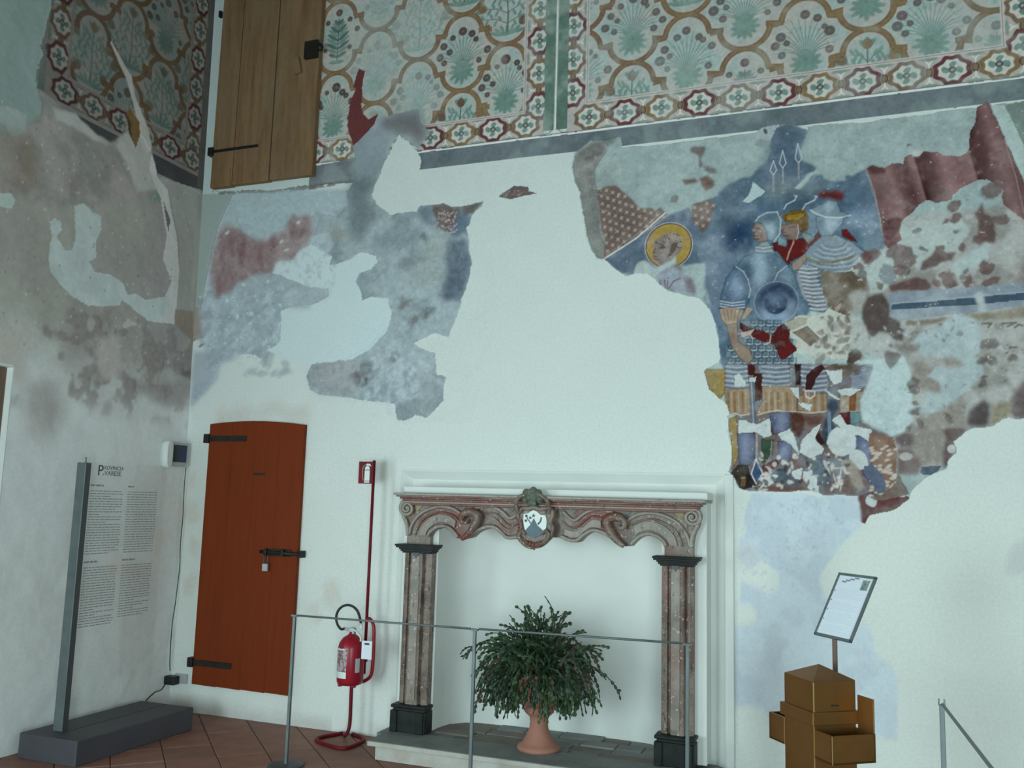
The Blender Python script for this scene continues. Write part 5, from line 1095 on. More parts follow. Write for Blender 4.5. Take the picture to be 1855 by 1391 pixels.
# floor of terracotta tiles laid on the diagonal
floor = struct('floor', MB().box(-.5, RX+.3, FY-.4, .6, -.2, -.006), M_GROUT, 'terracotta tiled floor with tiles laid diagonally', 'floor')
tl = []
for m in M_TILE:
    o = MB().box(-.148, .148, -.148, .148, -.03, 0, .004).build('floor_tile', m); tl.append(o.data); bpy.data.objects.remove(o)
r = random.Random(2); s = 0.302*math.sqrt(.5); n = 0
for i in range(-30, 40):
    for j in range(-30, 40):
        x = (i-j)*s+.05; y = -(i+j)*s
        if -.02 < x < 6.2 and -2.9 < y < .12 and not (x > 2.25 and y > -.25) and n < 298:
            o = bpy.data.objects.new('floor_tile', tl[r.randrange(3)]); COL.objects.link(o)
            o.location = (x, y, r.uniform(-.0015, .001)); o.rotation_euler = (0, 0, math.pi/4+r.uniform(-.006, .006)); o.parent = floor; n += 1

# window niche with wooden shutter in the left wall
mb = MB()
mb.box(-.118, -.02, -1.60, -1.595, .30, 2.36); 
w1 = tag(bpy.data.objects.new('window_1', None), 'white window niche with brown wooden shutter at the left edge', 'window', kind='structure'); COL.objects.link(w1); w1.location = (-.1, -2.3, .3)
mb = MB()
mb.box(-.30, -.03, -3.0, -2.3, 2.36, 2.5).box(-.30, -.036, -1.600, -1.59, .30, 2.36).box(-.118, -.036, -2.3, -1.6, 2.355, 2.37).box(-.118, -.02, -2.3, -1.6, .28, .30)
mb.build('white_reveal', M_PLASTER, w1)
for i in range(3):
    MB().box(-.116, -.085, -1.605-.24*(i+1)+.004, -1.605-.24*i, .30, 2.352).build('shutter_board', M_SHUTTER, w1)

# ------------------------------------------------------------------ fireplace niche (part of the back wall)
n0 = .115
mb = MB()
X0, X1, Z1 = 1.86, 4.10, 1.81; i0, i1, iz = 1.93, 4.035, 1.755; yr = .055
A = [(X0, -.003, 0), (X0, -.003, Z1), (X1, -.003, Z1), (X1, -.003, 0)]; Bq = [(i0, yr, 0), (i0, yr, iz), (i1, yr, iz), (i1, yr, 0)]
mb.add(A+Bq, [(0, 4, 5, 1), (1, 5, 6, 2), (2, 6, 7, 3)])
f0, f1, fz, fy = 2.224, 3.735, 1.46, .285
mb.add([(i0, yr, 0), (f0, yr, 0), (f0, yr, iz), (i0, yr, iz)], [(0, 1, 2, 3)])
mb.add([(f1, yr, 0), (i1, yr, 0), (i1, yr, iz), (f1, yr, iz)], [(0, 1, 2, 3)])
mb.add([(f0, yr, fz), (f1, yr, fz), (f1, yr, iz), (f0, yr, iz)], [(0, 1, 2, 3)])
# firebox with softly rounded back corners
prof = [(f0, -.07), (f0-.003, .0), (f0+.02, .14), (f0+.09, .235), (f0+.22, .275), (f0+.6, .285), (f1-.6, .285), (f1-.2, .275), (f1-.08, .22), (f1-.02, .12), (f1, 0), (f1, -.07)]
pr = crom([(a, b, 0) for a, b in prof], 5)
vs = []; fs = []
for (a, b, c) in pr: vs += [(a, b, .05), (a, b, fz)]
for i in range(len(pr)-1): fs.append((2*i, 2*i+2, 2*i+3, 2*i+1))
mb.add(vs, fs, True)
niche = mb.build('fireplace_niche', M_PLASTER, wall_back)
MB().prism([(a, b) for a, b, c in pr], fz+.001, fz+.02, 2).build('niche_soffit', M_PLASTER, wall_back)
jt = [tuple(back(u, v, yy)) for u, v, yy in ((794, 962, -.02), (793, 1010, -.02), (792, 1080, -.02), (791, 1150, -.02), (788, 1230, -.02), (786, 1270, -.02), (790, 1290, .0), (790, 1308, .02))]
MB().tube(crom([(f0-.0012, p[1], p[2]) for p in jt], 4), .0022, 5).build('plaster_joint', simple('dark_joint', (.10, .11, .11), rough=.9), wall_back)
# raised plaster lip at the right and above
t1 = MB().prism([(4.10, -.022), (4.112, -.028), (4.148, -.02), (4.152, .004), (4.10, .004)], 0, 1.815, 2)
t1 = tag(t1.build('trim_1', M_PLASTER), 'slim raised plaster lip right of the fireplace niche', 'trim', kind='structure')
t2 = MB().prism([(-.014, 1.808), (-.012, 1.822), (.004, 1.822), (.004, 1.808)], 1.86, 4.10, 0)
t2 = tag(t2.build('trim_2', M_PLASTER), 'thin plaster ledge above the fireplace niche', 'trim', kind='structure')

# ---- hearth step
hs = thing('hearth_step', (3.0, -.2, 0), 'low grey stone hearth step under the fireplace', 'step')
MB().box(1.965, 4.15, -.505, -.20, .083, n0, .006).build('front_slab', M_STONE, hs)
MB().box(1.972, 4.14, -.509, -.499, .085, .112, .003).build('slab_nosing', M_STONEL, hs, 'pale worn nosing of the slab')
MB().box(2.015, 4.12, -.482, -.06, 0, .083, .004).build('riser', M_STONEL, hs)
r = random.Random(4); yrow = -.20
for row, dep in enumerate((.10, .12, .13, .14)):
    x = 2.19
    while x < 3.75:
        w = r.uniform(.16, .38); x2 = min(x+w, 3.765)
        MB().box(x+.003, x2-.003, yrow+.003, yrow+dep-.003, .06, n0-.004+r.uniform(-.008, .004), .005).build('hearth_stone', (M_BRICK, M_STONE)[r.random() < .4], hs)
        x = x2
    yrow += dep
MB().box(1.87, 4.09, -.20, .05, .0, .085).build('core', M_STONE, hs)

# ---- marble chimneypiece
fp = thing('fireplace_mantel', (2.97, -.1, n0), 'carved baroque mantelpiece of mottled red marble with painted shield', 'fireplace')
def pilaster(x0, x1, flip):
    p = bpy.data.objects.new('pilaster', None); COL.objects.link(p); p.location = ((x0+x1)/2, -.1, n0); p.parent = fp
    p.matrix_parent_inverse = Matrix.Translation(fp.location).inverted()
    w = x1-x0; yb = -.118
    # stepped plan of the shaft: outer strip, groove, raised centre panel, groove, inner strip
    plan = [(0, yb), (0, -.170), (.10, -.178), (.16, -.180), (.18, -.164), (.22, -.164), (.26, -.195), (.30, -.200), (.64, -.200), (.68, -.195), (.72, -.164), (.76, -.164), (.80, -.184), (.86, -.180), (.97, -.172), (1.0, -.16), (1.0, yb)]
    if flip: plan = [(1-a, b) for a, b in plan[::-1]]
    q = [(x0+a*w, b) for a, b in plan]
    MB().prism(q, n0+.165, 1.262, 2).build('shaft', M_MARB, p)
    MB().box(x0+.33*w, x0+.61*w, -.206, -.198, n0+.20, 1.245, .003).build('inlay', M_MARBG, p)
    MB().prism([(x0+.33*w, 1.262), (x0+.61*w, 1.262), (x0+.47*w, 1.225)], -.209, -.204).build('diamond', M_STEELD, p)
    b = MB(); b.box(x0-.022, x1+.016, -.235, yb, n0, n0+.135, .006); b.box(x0-.014, x1+.010, -.228, yb, n0+.130, n0+.150, .006); b.box(x0-.026, x1+.02, -.240, yb, n0+.150, n0+.172, .007)
    for sx in (x0-.026, x1-.045): b.box(sx, sx+.05, -.245, -.2, n0, n0+.135, .005)
    b.build('base', M_BLACK, p)
    prof = [(-.005, 1.262), (.0, 1.270), (.012, 1.276), (.02, 1.287), (.034, 1.292), (.034, 1.312), (-.03, 1.314)]
    c = MB()
    zs_ = [(.004, 1.258, 1.270), (.014, 1.268, 1.283), (.022, 1.281, 1.294), (.038, 1.292, 1.306), (.044, 1.304, 1.316)]
    for e, a, d in zs_: c.box(x0-e, x1+e, -.205-e, yb, a, d, .003)
    c.build('capital', M_BLACK, p)
    return p
pilaster(2.008, 2.215, False); pilaster(3.742, 3.935, True)
YF = -.20
def F6(*pts): return [tuple(back(680+x/5.456, 850+y/5.456, YF)[[0, 2]]) for x, y in pts]
XC = 2.972
def mir(p): return [(2*XC-x, z) for x, z in p]
low = crom(F6((520, 668), (545, 620), (590, 590), (650, 577), (710, 595), (760, 640), (795, 685)), 4)+crom(F6((850, 692), (930, 675), (990, 625), (1070, 592), (1150, 585), (1220, 635), (1270, 690), (1360, 692), (1440, 662)), 4)
low = [tuple(p) for p in low]
edge = crom(F6((290, 655), (288, 590), (275, 520), (250, 460), (245, 395), (262, 350), (300, 318)), 4)
half = [tuple(p) for p in edge[::-1]]
out = half[::-1][::-1]
# outline of the lintel: left console edge, scalloped underside, mirrored
left_side = [tuple(p) for p in edge]            # bottom to top
contour = [(left_side[0][0], 1.316)]+[(low[0][0], 1.316)]+low+[(XC, low[-1][1])]+mir(low)[::-1]+[(2*XC-low[0][0], 1.316), (2*XC-left_side[0][0], 1.316)]+mir(left_side)+[(2*XC-left_side[-1][0], 1.62), (left_side[-1][0], 1.62)]+left_side[::-1]
cl = []
for p in contour:
    if not cl or math.hypot(p[0]-cl[-1][0], p[1]-cl[-1][1]) > 1e-3: cl.append(p)
if math.hypot(cl[0][0]-cl[-1][0], cl[0][1]-cl[-1][1]) < 1e-3: cl.pop()
lint = MB().prism(cl, -.165, -.10).build('lintel', M_MARB, fp)
def bead(paths, r, y, name, mat, fl=.6):
    m = MB()
    for p in paths: m.tube([(a, y, b) for a, b in p], r, 8, True, 1.0)
    return m.build(name, mat, lint)
arcs = dict(outer=crom(F6((318, 645), (335, 570), (380, 490), (450, 425), (540, 385), (640, 368), (740, 385), (810, 425), (850, 470)), 5),
            outer2=crom(F6((880, 432), (960, 392), (1060, 366), (1160, 376), (1240, 420), (1310, 482), (1370, 460), (1430, 405)), 5),
            in1=crom(F6((505, 660), (530, 615), (585, 575), (650, 560), (715, 578), (770, 630), (800, 670)), 5), in2=crom(F6((900, 670), (980, 612), (1070, 572), (1155, 568), (1230, 620), (1285, 672), (1360, 674), (1440, 645)), 5),
            mid1=crom(F6((375, 650), (395, 585), (440, 510), (520, 455), (630, 425), (730, 445), (800, 490)), 5), mid2=crom(F6((1050, 440), (1150, 432), (1220, 475), (1290, 545), (1370, 550), (1430, 500)), 5))
for nm, rr, yy, mt in (('outer', .011, -.175, M_MARBL), ('outer2', .011, -.175, M_MARBL), ('in1', .012, -.178, M_MARBL), ('in2', .012, -.178, M_MARBL), ('mid1', .006, -.172, M_MARB), ('mid2', .006, -.172, M_MARB)):
    for f in (0, 1):
        p = [tuple(q) for q in arcs[nm]]
        bead([mir(p) if f else p], rr, yy, 'moulding', mt)
# pale panels inlaid between the mouldings
def band(p, q, f):
    a = F6(*p); b = F6(*q); a = [tuple(v) for v in crom(a, 4)]; b = [tuple(v) for v in crom(b, 4)]
    if f: a, b = mir(a), mir(b)
    n = min(len(a), len(b)); m = MB(); pts = a[:n]+b[:n][::-1]
    m.prism(pts, -.178, -.16); return m
for f in (0, 1):
    band(((415, 650), (440, 570), (500, 500), (570, 462), (645, 450), (720, 465), (780, 510)), ((480, 650), (500, 600), (555, 550), (610, 528), (650, 522), (715, 540), (765, 580)), f).build('inlay_panel', M_MARBG, lint)
    band(((1075, 470), (1140, 465), (1195, 505), (1250, 565), (1320, 590), (1400, 570)), ((1070, 540), (1150, 535), (1220, 580), (1270, 635), (1330, 650), (1410, 630)), f).build('inlay_panel', M_MARBG if f else M_MARB, lint)
    for tri in (((790, 355), (900, 352), (850, 405)), ((1270, 345), (1400, 350), (1330, 425))):
        t = F6(*tri); t = mir(t) if f else t
        MB().prism([tuple(v) for v in t], -.172, -.16).build('stone_inlay', M_BLUEST, lint)
    t = F6((380, 330), (450, 320), (440, 370), (400, 410), (370, 390)); t = mir(t) if f else t
    MB().prism([tuple(v) for v in t], -.171, -.16).build('yellow_inlay', M_YELST, lint)
    # volute at the outer corner
    c = np.array(F6((305, 385))[0]); sp = []
    for i in range(34):
        a = math.pi*.5+i*.40; rr = .052*(1-i/36)+.004
        sp.append((c[0]+rr*math.cos(a), c[1]+rr*math.sin(a)*.95))
    sp = [tuple(p) for p in edge[:-2]][-0:]+[] and sp or sp
    if f: sp = mir(sp)
    vm = MB(); vm.tube([(a, -.186-.010*i/33, b) for i, (a, b) in enumerate(sp)], [.014-.007*i/33 for i in range(34)], 8)
    ed = [tuple(p) for p in edge]; ed = mir(ed) if f else ed
    vm.tube([(a+(.012 if not f else -.012), -.180, b) for a, b in ed], .014, 8)
    cx = c[0] if not f else 2*XC-c[0]; vm.ball((cx, -.19, c[1]), .012, .012, .012)
    vm.build('volute', M_MARBL, lint)
    # S-shaped scroll between the two arches
    sc = crom(F6((850, 690), (900, 655), (960, 590), (1005, 515), (1010, 455), (960, 425), (895, 430), (855, 465), (860, 515), (895, 525), (905, 495)), 5)
    sc = [tuple(p) for p in sc]; sc = mir(sc) if f else sc
    k_ = len(sc); MB().tube([(a, -.195-.012*math.sin(math.pi*i/k_), b) for i, (a, b) in enumerate(sc)], [.014+.016*math.sin(math.pi*min(1, i/k_*1.25)) if i < k_*.8 else .014-.006*(i-k_*.8)/(k_*.2) for i in range(k_)], 10).build('scroll', M_MARB, lint)
# cornice in steps
for i, (e, z0, z1, mt) in enumerate(((.0, 1.575, 1.592, M_MARBR), (.012, 1.590, 1.603, M_MARBL), (.02, 1.601, 1.618, M_MARBR), (.034, 1.616, 1.630, M_MARBR), (.052, 1.628, 1.641, M_MARB), (.066, 1.639, 1.655, M_MARBL))):
    MB().box(2.012-e, 3.950+e, -.20-e, .05, z0, z1, .004).build('cornice_step', mt, fp)
MB().box(1.985, 4.02, -.19, .055, 1.655, 1.70, .006).build('plaster_capping', M_PLASTER, fp, 'white plaster capping on the cornice')
# white plaster body behind the marble
body = MB(); body.box(1.965, 2.228, -.12, .06, n0+.001, 1.66, .003); body.box(3.732, 4.005, -.12, .06, n0+.001, 1.66, .005); body.box(2.224, 3.735, -.10, .06, 1.45, 1.66)
body.build('plaster_backing', M_PLASTER, fp)
# cartouche
def F9(*pts): return [tuple(back(900+x/10.7, 870+y/10.7, YF)[[0, 2]]) for x, y in pts]
ca = bpy.data.objects.new('cartouche', None); COL.objects.link(ca); ca.location = (XC, YF, 1.45); ca.parent = fp; ca.matrix_parent_inverse = Matrix.Translation(fp.location).inverted()
ring = crom(F9((740, 520), (860, 560), (960, 540), (1060, 560), (1110, 660), (1060, 780), (1110, 900), (1090, 1040), (1000, 1160), (880, 1250), (760, 1270), (640, 1240), (520, 1150), (450, 1030), (500, 920), (480, 800), (430, 690), (470, 580), (560, 540), (650, 550)), 3, True)
MB().prism([tuple(p) for p in ring], -.222, -.15).build('cartouche_plate', M_MARB, ca)
MB().tube([(a, -.222, b) for a, b in ring], .015, 8, closed=True).build('cartouche_rim', M_MARB, ca)
sh = F9((555, 655), (640, 640), (700, 600), (750, 580), (810, 605), (880, 665), (975, 680), (998, 780), (990, 900), (955, 995), (860, 1070), (745, 1115), (650, 1070), (585, 970), (555, 850), (550, 740))
MB().prism(sh, -.236, -.215).build('shield', M_WHITE, ca, 'white shield with painted mountain, star, branch and blade')
MB().prism(F9((752, 735), (820, 870), (955, 995), (860, 1070), (745, 1115), (650, 1070), (585, 970), (690, 860)), -.239, -.234).build('painted_mountain', M_PASTELB, ca)
e = MB()
def seg(p, q, w):
    p, q = [np.array(v) for v in F9(p, q)]; d = (q-p)/np.hypot(*(q-p)); n_ = np.array((-d[1], d[0]))*w
    e.prism([tuple(p+n_), tuple(q+n_*.7), tuple(q-n_*.7), tuple(p-n_)], -.2385, -.234)
for p, q, w in (((700, 840), (630, 740), .0035), ((640, 760), (610, 690), .0025)): seg(p, q, w)
e.build('painted_branch', M_STEELD, ca); e = MB()
for p, q, w in (((830, 850), (880, 800), .006), ((880, 800), (900, 715), .0055)): seg(p, q, w)
e.build('painted_blade', M_STEELD, ca); e = MB()
c = np.array(F9((748, 683))[0])
e.prism([(c[0]+(.014 if i % 2 == 0 else .006)*math.sin(i*math.pi/5), c[1]+(.014 if i % 2 == 0 else .006)*math.cos(i*math.pi/5)) for i in range(10)], -.2385, -.234)
e.build('painted_star', M_STEELD, ca); e = MB()
for q in ((600, 780), (685, 725), (610, 690)):
    c = np.array(F9(q)[0]); e.prism([(c[0]+.009*math.cos(t), c[1]+.009*math.sin(t)) for t in np.linspace(0, 6.28, 7)[:-1]], -.2385, -.234)
e.build('painted_branch', M_STEELD, ca)
cr = MB()
for q, a, b in (((640, 250), .026, .028), ((770, 220), .028, .03), ((870, 270), .024, .03), ((700, 330), .022, .03), ((900, 370), .026, .028), ((620, 370), .022, .024), ((800, 350), .02, .03)):
    c = F9(q)[0]; cr.ball((c[0], -.262, c[1]), a, .026, b, 12, 8)
c = F9((745, 400))[0]; cr.box(c[0]-.03, c[0]+.03, -.275, -.2, c[1]-.03, c[1]+.03, .008)
c = F9((745, 280))[0]; cr.box(c[0]-.034, c[0]+.034, -.282, -.2, c[1]-.04, c[1]+.035, .012)
cr.build('carved_crest', M_OLIVE, ca, 'greenish grey carved crest')
for sx in (-1, 1):
    c = F9((745+sx*190, 440))[0]; m = MB(); m.tube(crom([(c[0]-sx*.05, -.262, c[1]+.045), (c[0]-sx*.01, -.275, c[1]+.05), (c[0]+sx*.03, -.268, c[1]+.02), (c[0]+sx*.045, -.250, c[1]-.02), (c[0]+sx*.035, -.235, c[1]-.06), (c[0]+sx*.01, -.23, c[1]-.05)], 5), [.008+.005*math.sin(math.pi*i/25) for i in range(26)], 8); m.build('scroll', M_MARB, ca)
    m = MB(); c = F9((745+sx*230, 1060))[0]; m.tube(crom([(c[0]-sx*.09, -.225, c[1]-.08), (c[0]-sx*.03, -.232, c[1]-.06), (c[0]+sx*.02, -.23, c[1]-.01), (c[0], -.226, c[1]+.03), (c[0]-sx*.025, -.226, c[1]+.005)], 5), [.010+.006*math.sin(math.pi*i/20) for i in range(21)], 8); m.build('scroll', M_MARB, ca)
m = MB(); c = F9((745, 1215))[0]
for i in range(5): m.ball((c[0]+(i-2)*.022, -.235, c[1]-.012+.006*abs(i-2)), .015, .016, .018, 10, 6)
m.build('shell', M_MARBR, ca)

# ------------------------------------------------------------------ doors
d1 = tag(bpy.data.objects.new('door_1', None), 'reddish brown board door with iron bolt left of the fireplace', 'door', kind='structure'); COL.objects.link(d1); d1.location = (.64, -.02, .21)
xa, xb = .214, 1.066; nb = 4
for i in range(nb):
    a = xa+(xb-xa)*i/nb+.0006; b = xa+(xb-xa)*(i+1)/nb-.0006
    zt = lambda x: 2.138+.028*(1-((x-.60)/.45)**2)
    top = [(a+(b-a)*t/5, zt(a+(b-a)*t/5)) for t in range(6)]
    MB().prism([(a, .212), (b, .208)]+top[::-1], -.036, -.004).build('board', M_REDWOOD, d1)
def strap(x0, x1, z, parent, y=-.036, tilt=0, h=.042, pin=True):
    m = MB(); M_ = Matrix.Translation((x0, 0, z)) @ Matrix.Rotation(tilt, 4, 'Y')
    m.box(.03, x1-x0, y-.008, y+.001, -h/2, h/2, .002, M_)
    if pin: m.box(-.012, .035, y-.02, .0, -.034, .034, .004, M_)
    return m.build('strap_hinge', M_IRON, parent)
zc = lambda u, v: float(back(u, v)[2])
strap(.185, .56, zc(378, 795), d1); strap(.185, .56, zc(347, 1197), d1)
bz = zc(520, 1001)
bx0 = float(back(474, 999, -.04)[0])
bolt = MB().box(bx0+.02, 1.02, -.046, -.035, bz-.026, bz+.026, .004)
bolt.tube([(bx0, -.058, bz+.002), (1.11, -.058, bz-.004)], .013, 10); bolt.box(1.075, 1.115, -.06, .0, bz-.028, bz+.02, .004)
for x in (bx0+.04, .95): bolt.box(x, x+.02, -.075, -.04, bz-.024, bz+.024, .003)
bo = bolt.build('sliding_bolt', M_IRON, d1)
px_ = float(back(482, 1020, -.06)[0])
MB().tube(crom([(px_-.014, -.066, bz-.02), (px_-.014, -.068, bz-.075), (px_, -.068, bz-.09), (px_+.014, -.068, bz-.075), (px_+.014, -.066, bz-.02)], 4), .0045, 6).build('padlock_shackle', M_STEELD, bo)
MB().box(px_-.022, px_+.022, -.078, -.058, bz-.135, bz-.082, .004).build('padlock', M_LGREY, bo, 'small steel padlock')
kx, kz = back(475, 859)[[0, 2]]
MB().box(kx-.05, kx+.05, -.0385, -.036, kz-.008, kz+.008, .001).build('worn_notch', M_IRON, d1)

d2 = tag(bpy.data.objects.new('door_2', None), 'high weathered plank door with iron lock in upper wall', 'door', kind='structure'); COL.objects.link(d2); d2.location = (.53, -.03, 4.05)
sx = [.052, float(back(451.8, 0)[0]), float(back(516, 0)[0]), 1.014]
for i in range(3):
    MB().box(sx[i]+.004, sx[i+1]-.004, -.055-.003*(i == 1), -.004, 4.045+.006*i, 6.05, .004).build('plank', M_OLDWOOD, d2)
strap(.035, .50, zc(386, 281)-.0, d2, -.058, 0, .022)
q = back([555, 588, 555, 588], [78, 80, 108, 103], -.058)
x0, x1 = q[:, 0].min(), q[:, 0].max(); z1, z0 = q[:, 2].max(), q[:, 2].min()
MB().box(x0, 1.01, -.085, -.056, z0, z1, .004).build('lock_case', M_IRON, d2)
kb = back(593, 85, -.06); m = MB(); m.ball((1.03, -.075, kb[2]), .026, .026, .032); m.box(1.0, 1.04, -.07, -.05, kb[2]-.012, kb[2]+.012, .003); m.build('latch_knob', M_IRON, d2)
q = back([530, 543, 548, 536], [107, 105, 132, 136], -.058)
MB().prism([(p[0], p[2]) for p in q], -.078, -.056).build('wooden_toggle', M_OLDWOOD, d2)
hk = back(402, 28); hook = MB().box(hk[0]-.012, hk[0]+.012, -.03, .0, hk[2]-.028, hk[2]+.028, .005)
tag(hook.build('wall_hook', M_IRON), 'small black iron hook on the white strip beside the high plank door', 'hook')

# ------------------------------------------------------------------ things on and by the left wall
dv = thing('wall_monitor', (0, -.17, 1.82), 'white wall-mounted monitor with dark screen in the corner', 'monitor')
MB().box(-.03, .030, -.275, -.045, 1.815, 1.995, .010).build('housing', M_LGREY, dv)
m = MB()
m.prism(crom([(-.28, 1.825), (-.26, 1.80), (-.24, 1.808), (-.232, 1.90), (-.24, 1.985), (-.262, 2.0), (-.282, 1.975), (-.288, 1.90)], 4, True), -.03, .050, 0, True)
m.build('side_cover', M_WHITE, dv)
MB().box(.029, .033, -.205, -.062, 1.845, 1.975).build('screen', M_SCREEN, dv)

def cable(name, pts, r, label, n=6):
    o = MB().tube(crom(pts, n), r, 6).build(name, M_RUBBER); return tag(o, label, 'cable')
bl = lambda u, v, x=.0: tuple(left(u, v, x))
cz = [bl(337, 846, .01), bl(334, 880, .008), bl(331, 940, .006), bl(327, 985, .008), bl(325, 1030, .004), bl(318, 1090, .008), bl(312, 1130, .01), bl(308, 1190, .012), bl(308, 1215, .015)]
cable('monitor_cable', cz, .0035, 'thin grey cable running down the corner from the monitor')
so = thing('wall_socket', (.13, 0, .26), 'grey wall socket with black plugs beside the small door', 'socket')
q = back([320, 340, 320, 340], [1220, 1221, 1236, 1238]); x0, x1 = q[:, 0].min(), q[:, 0].max(); z0, z1 = q[:, 2].min(), q[:, 2].max()
MB().box(x0, x1, -.02, .002, z0, z1, .004).build('face_plate', M_LGREY, so)
m = MB(); m.box(x0-.045, x0+.05, -.085, -.02, z0-.006, z1-.012, .008); m.build('black_adapter', M_RUBBER, so)
cable('stand_cable', [(x0-.02, -.085, z0+.005), (x0-.005, -.15, z0-.03), (.10, -.28, .185), (.115, -.375, .152), (.117, -.392, .12)], .0045, 'black power cable from wall socket to info stand base')

st = thing('info_stand', (.31, -.88, 0), 'grey info stand with transparent text panel on a long base', 'stand')
b = MB().box(.09, .545, -1.405, -.40, .0, .148, .006)
b.build('base', M_BASE, st)
MB().box(.292, .312, -1.24, -.42, .147, .1505).build('slot', M_STEELD, st)
MB().box(.225, .300, -1.287, -1.245, .148, 1.785, .004).build('post', M_STEEL, st)
MB().box(.2985, .3015, -1.286, -1.246, .15, 1.783).build('post_side_strip', M_STEELD, st)
MB().tube([(.27, -1.262, 1.785), (.27, -1.262, 1.82)], .003, 6).build('wire_tip', M_STEELD, st)
pan = MB().box(.289, .297, -1.245, -.556, .149, 1.79).build('acrylic_panel', M_GLASS, st)
xp = .2985
def text(body, size, y, z, name, sh=0.0):
    cu = bpy.data.curves.new(name, 'FONT'); cu.body = body; cu.size = size; cu.extrude = .0004; cu.resolution_u = 3
    o = bpy.data.objects.new(name, cu); COL.objects.link(o)
    dg = bpy.context.evaluated_depsgraph_get(); me = bpy.data.meshes.new_from_object(o.evaluated_get(dg))
    bpy.data.objects.remove(o); me.name = name; me.materials.clear(); me.materials.append(M_INK)
    ob = bpy.data.objects.new(name, me); COL.objects.link(ob)
    ob.matrix_world = Matrix(((0, 0, 1, xp), (1, 0, 0, y), (0, 1, 0, z), (0, 0, 0, 1)))
    mw = ob.matrix_world.copy(); ob.parent = st; ob.matrix_parent_inverse = Matrix.Translation(st.location).inverted(); ob.matrix_basis = mw
    return ob
pz = lambda u, v: left(u, v, xp)
p0 = pz(176, 861); p1 = pz(180, 842)
hP = abs(p1[2]-p0[2])
text('P', hP/.72*1.05, p0[1], p0[2], 'panel_heading')
q0 = pz(188.5, 850.5); text('ROVINCIA', .036, q0[1], q0[2], 'panel_heading')
q0 = pz(184, 861); text('di', .02, q0[1]+.006, q0[2], 'panel_heading')
q0 = pz(189, 861); text('VARESE', .043, q0[1], q0[2], 'panel_heading')
r = random.Random(3)
def rows(y0, y1, z0, z1, step, name, h=.0052, last=None):
    m = MB(); z = z1; 
    while z > z0:
        y = y0; end = y1 if r.random() < .85 else y0+(y1-y0)*r.uniform(.3, .9)
        while y < end-.01:
            w = min(r.uniform(.012, .05), end-y); m.box(xp, xp+.0004, y, y+w, z-h/2, z+h/2); y += w+.006
        z -= step
    m.build(name, M_INKPALE, st)
ya, yb, yc, yd = -1.235, -.955, -.915, -.64
for (yy0, yy1, u0) in ((ya, yb, 0), (yc, yd, 1)):
    zt = float(pz(200, 890)[2]); ze = float(pz(160, 1004)[2]); z2 = float(pz(180, 1027)[2]); z3 = float(pz(170, 1134)[2])+(.03 if u0 else 0)
    rows(yy0, yy1, ze, zt, .0165, 'text_column'); rows(yy0, yy1, z3, z2, .0165, 'text_column')
    rows(yy0, yy0+.11, zt+.034, zt+.036, .05, 'text_heading', .011); rows(yy0, yy0+.12, z2+.034, z2+.036, .05, 'text_heading', .011)

# ------------------------------------------------------------------ fire extinguisher and its stand
es = thing('extinguisher_stand', (1.66, -.15, 0), 'red tube stand with extinguisher sign beside the marble mantel', 'stand')
fl = lambda u, v: flr(u, v, .012)
path = [fl(640, 1331), fl(652, 1334), fl(659, 1339), fl(655, 1344), fl(631.5, 1354), fl(616, 1355), fl(587, 1347), fl(573, 1340), fl(582, 1335), fl(604, 1331)]
yb_ = -.155
rb = back(634, 1300, yb_)
path += [fl(622, 1328), (rb[0]-.015, yb_-.02, .035), (rb[0], yb_, .10), (rb[0], yb_, .30), (rb[0], yb_, .62)]
MB().tube(crom(path, 6), .0125, 10).build('base_tube', M_REDDARK, es)
c0 = fl(640, 1331); MB().tube([tuple(c0+np.array((-.012, .012, 0))), tuple(c0+np.array((.012, -.004, 0)))], .0145, 10).build('end_cap', M_RUBBER, es)
ut = back(680, 834, yb_); ub = back(661, 1148, yb_); ux = (ut[0]+ub[0])/2
MB().tube([(ux, yb_, .44), (ux, yb_, ut[2])], .0105, 10).build('sign_pole', M_REDDARK, es)
dl = [(ux, yb_, .80), (ux+.03, yb_-.005, .80), (ux+.062, yb_-.01, .755), (ux+.068, yb_-.01, .66), (ux+.068, yb_-.01, .50), (ux+.055, yb_-.01, .43), (ux+.01, yb_-.01, .395), (ux-.03, yb_-.01, .385)]
MB().tube(crom(dl, 6), .012, 10).build('guard_loop', M_RED, es)
MB().box(rb[0]-.02, ux+.02, yb_-.012, yb_+.006, .52, .56, .003).build('bracket', M_REDDARK, es)
sz0 = float(back(665, 876, yb_-.015)[2]); sz1 = float(back(665, 836, yb_-.015)[2]); sx0 = float(back(650, 850, yb_-.015)[0]); sx1 = ux+.004
sg = MB().box(sx0, sx1, yb_-.016, yb_-.012, sz0, sz1, .001).build('sign_plate', M_REDDARK, es, 'red sign plate with white extinguisher pictogram')
m = MB(); ys_ = yb_-.0175; cx = sx0+(sx1-sx0)*.60; hh = sz1-sz0
m.prism([(cx-.020, sz0+.020), (cx+.020, sz0+.020), (cx+.020, sz0+hh*.60), (cx-.020, sz0+hh*.60)], ys_, ys_+.001)
m.prism([(cx-.020, sz0+hh*.63), (cx+.020, sz0+hh*.63), (cx+.017, sz0+hh*.74), (cx+.008, sz0+hh*.80), (cx-.008, sz0+hh*.80), (cx-.017, sz0+hh*.74)], ys_, ys_+.001)
m.prism([(cx-.022, sz0+.007), (cx+.020, sz0+.007), (cx+.020, sz0+.016), (cx-.022, sz0+.016)], ys_, ys_+.001)
m.prism([(cx-.008, sz0+hh*.82), (cx+.012, sz0+hh*.82), (cx+.03, sz0+hh*.78), (cx+.02, sz0+hh*.90), (cx-.006, sz0+hh*.91)], ys_, ys_+.001)
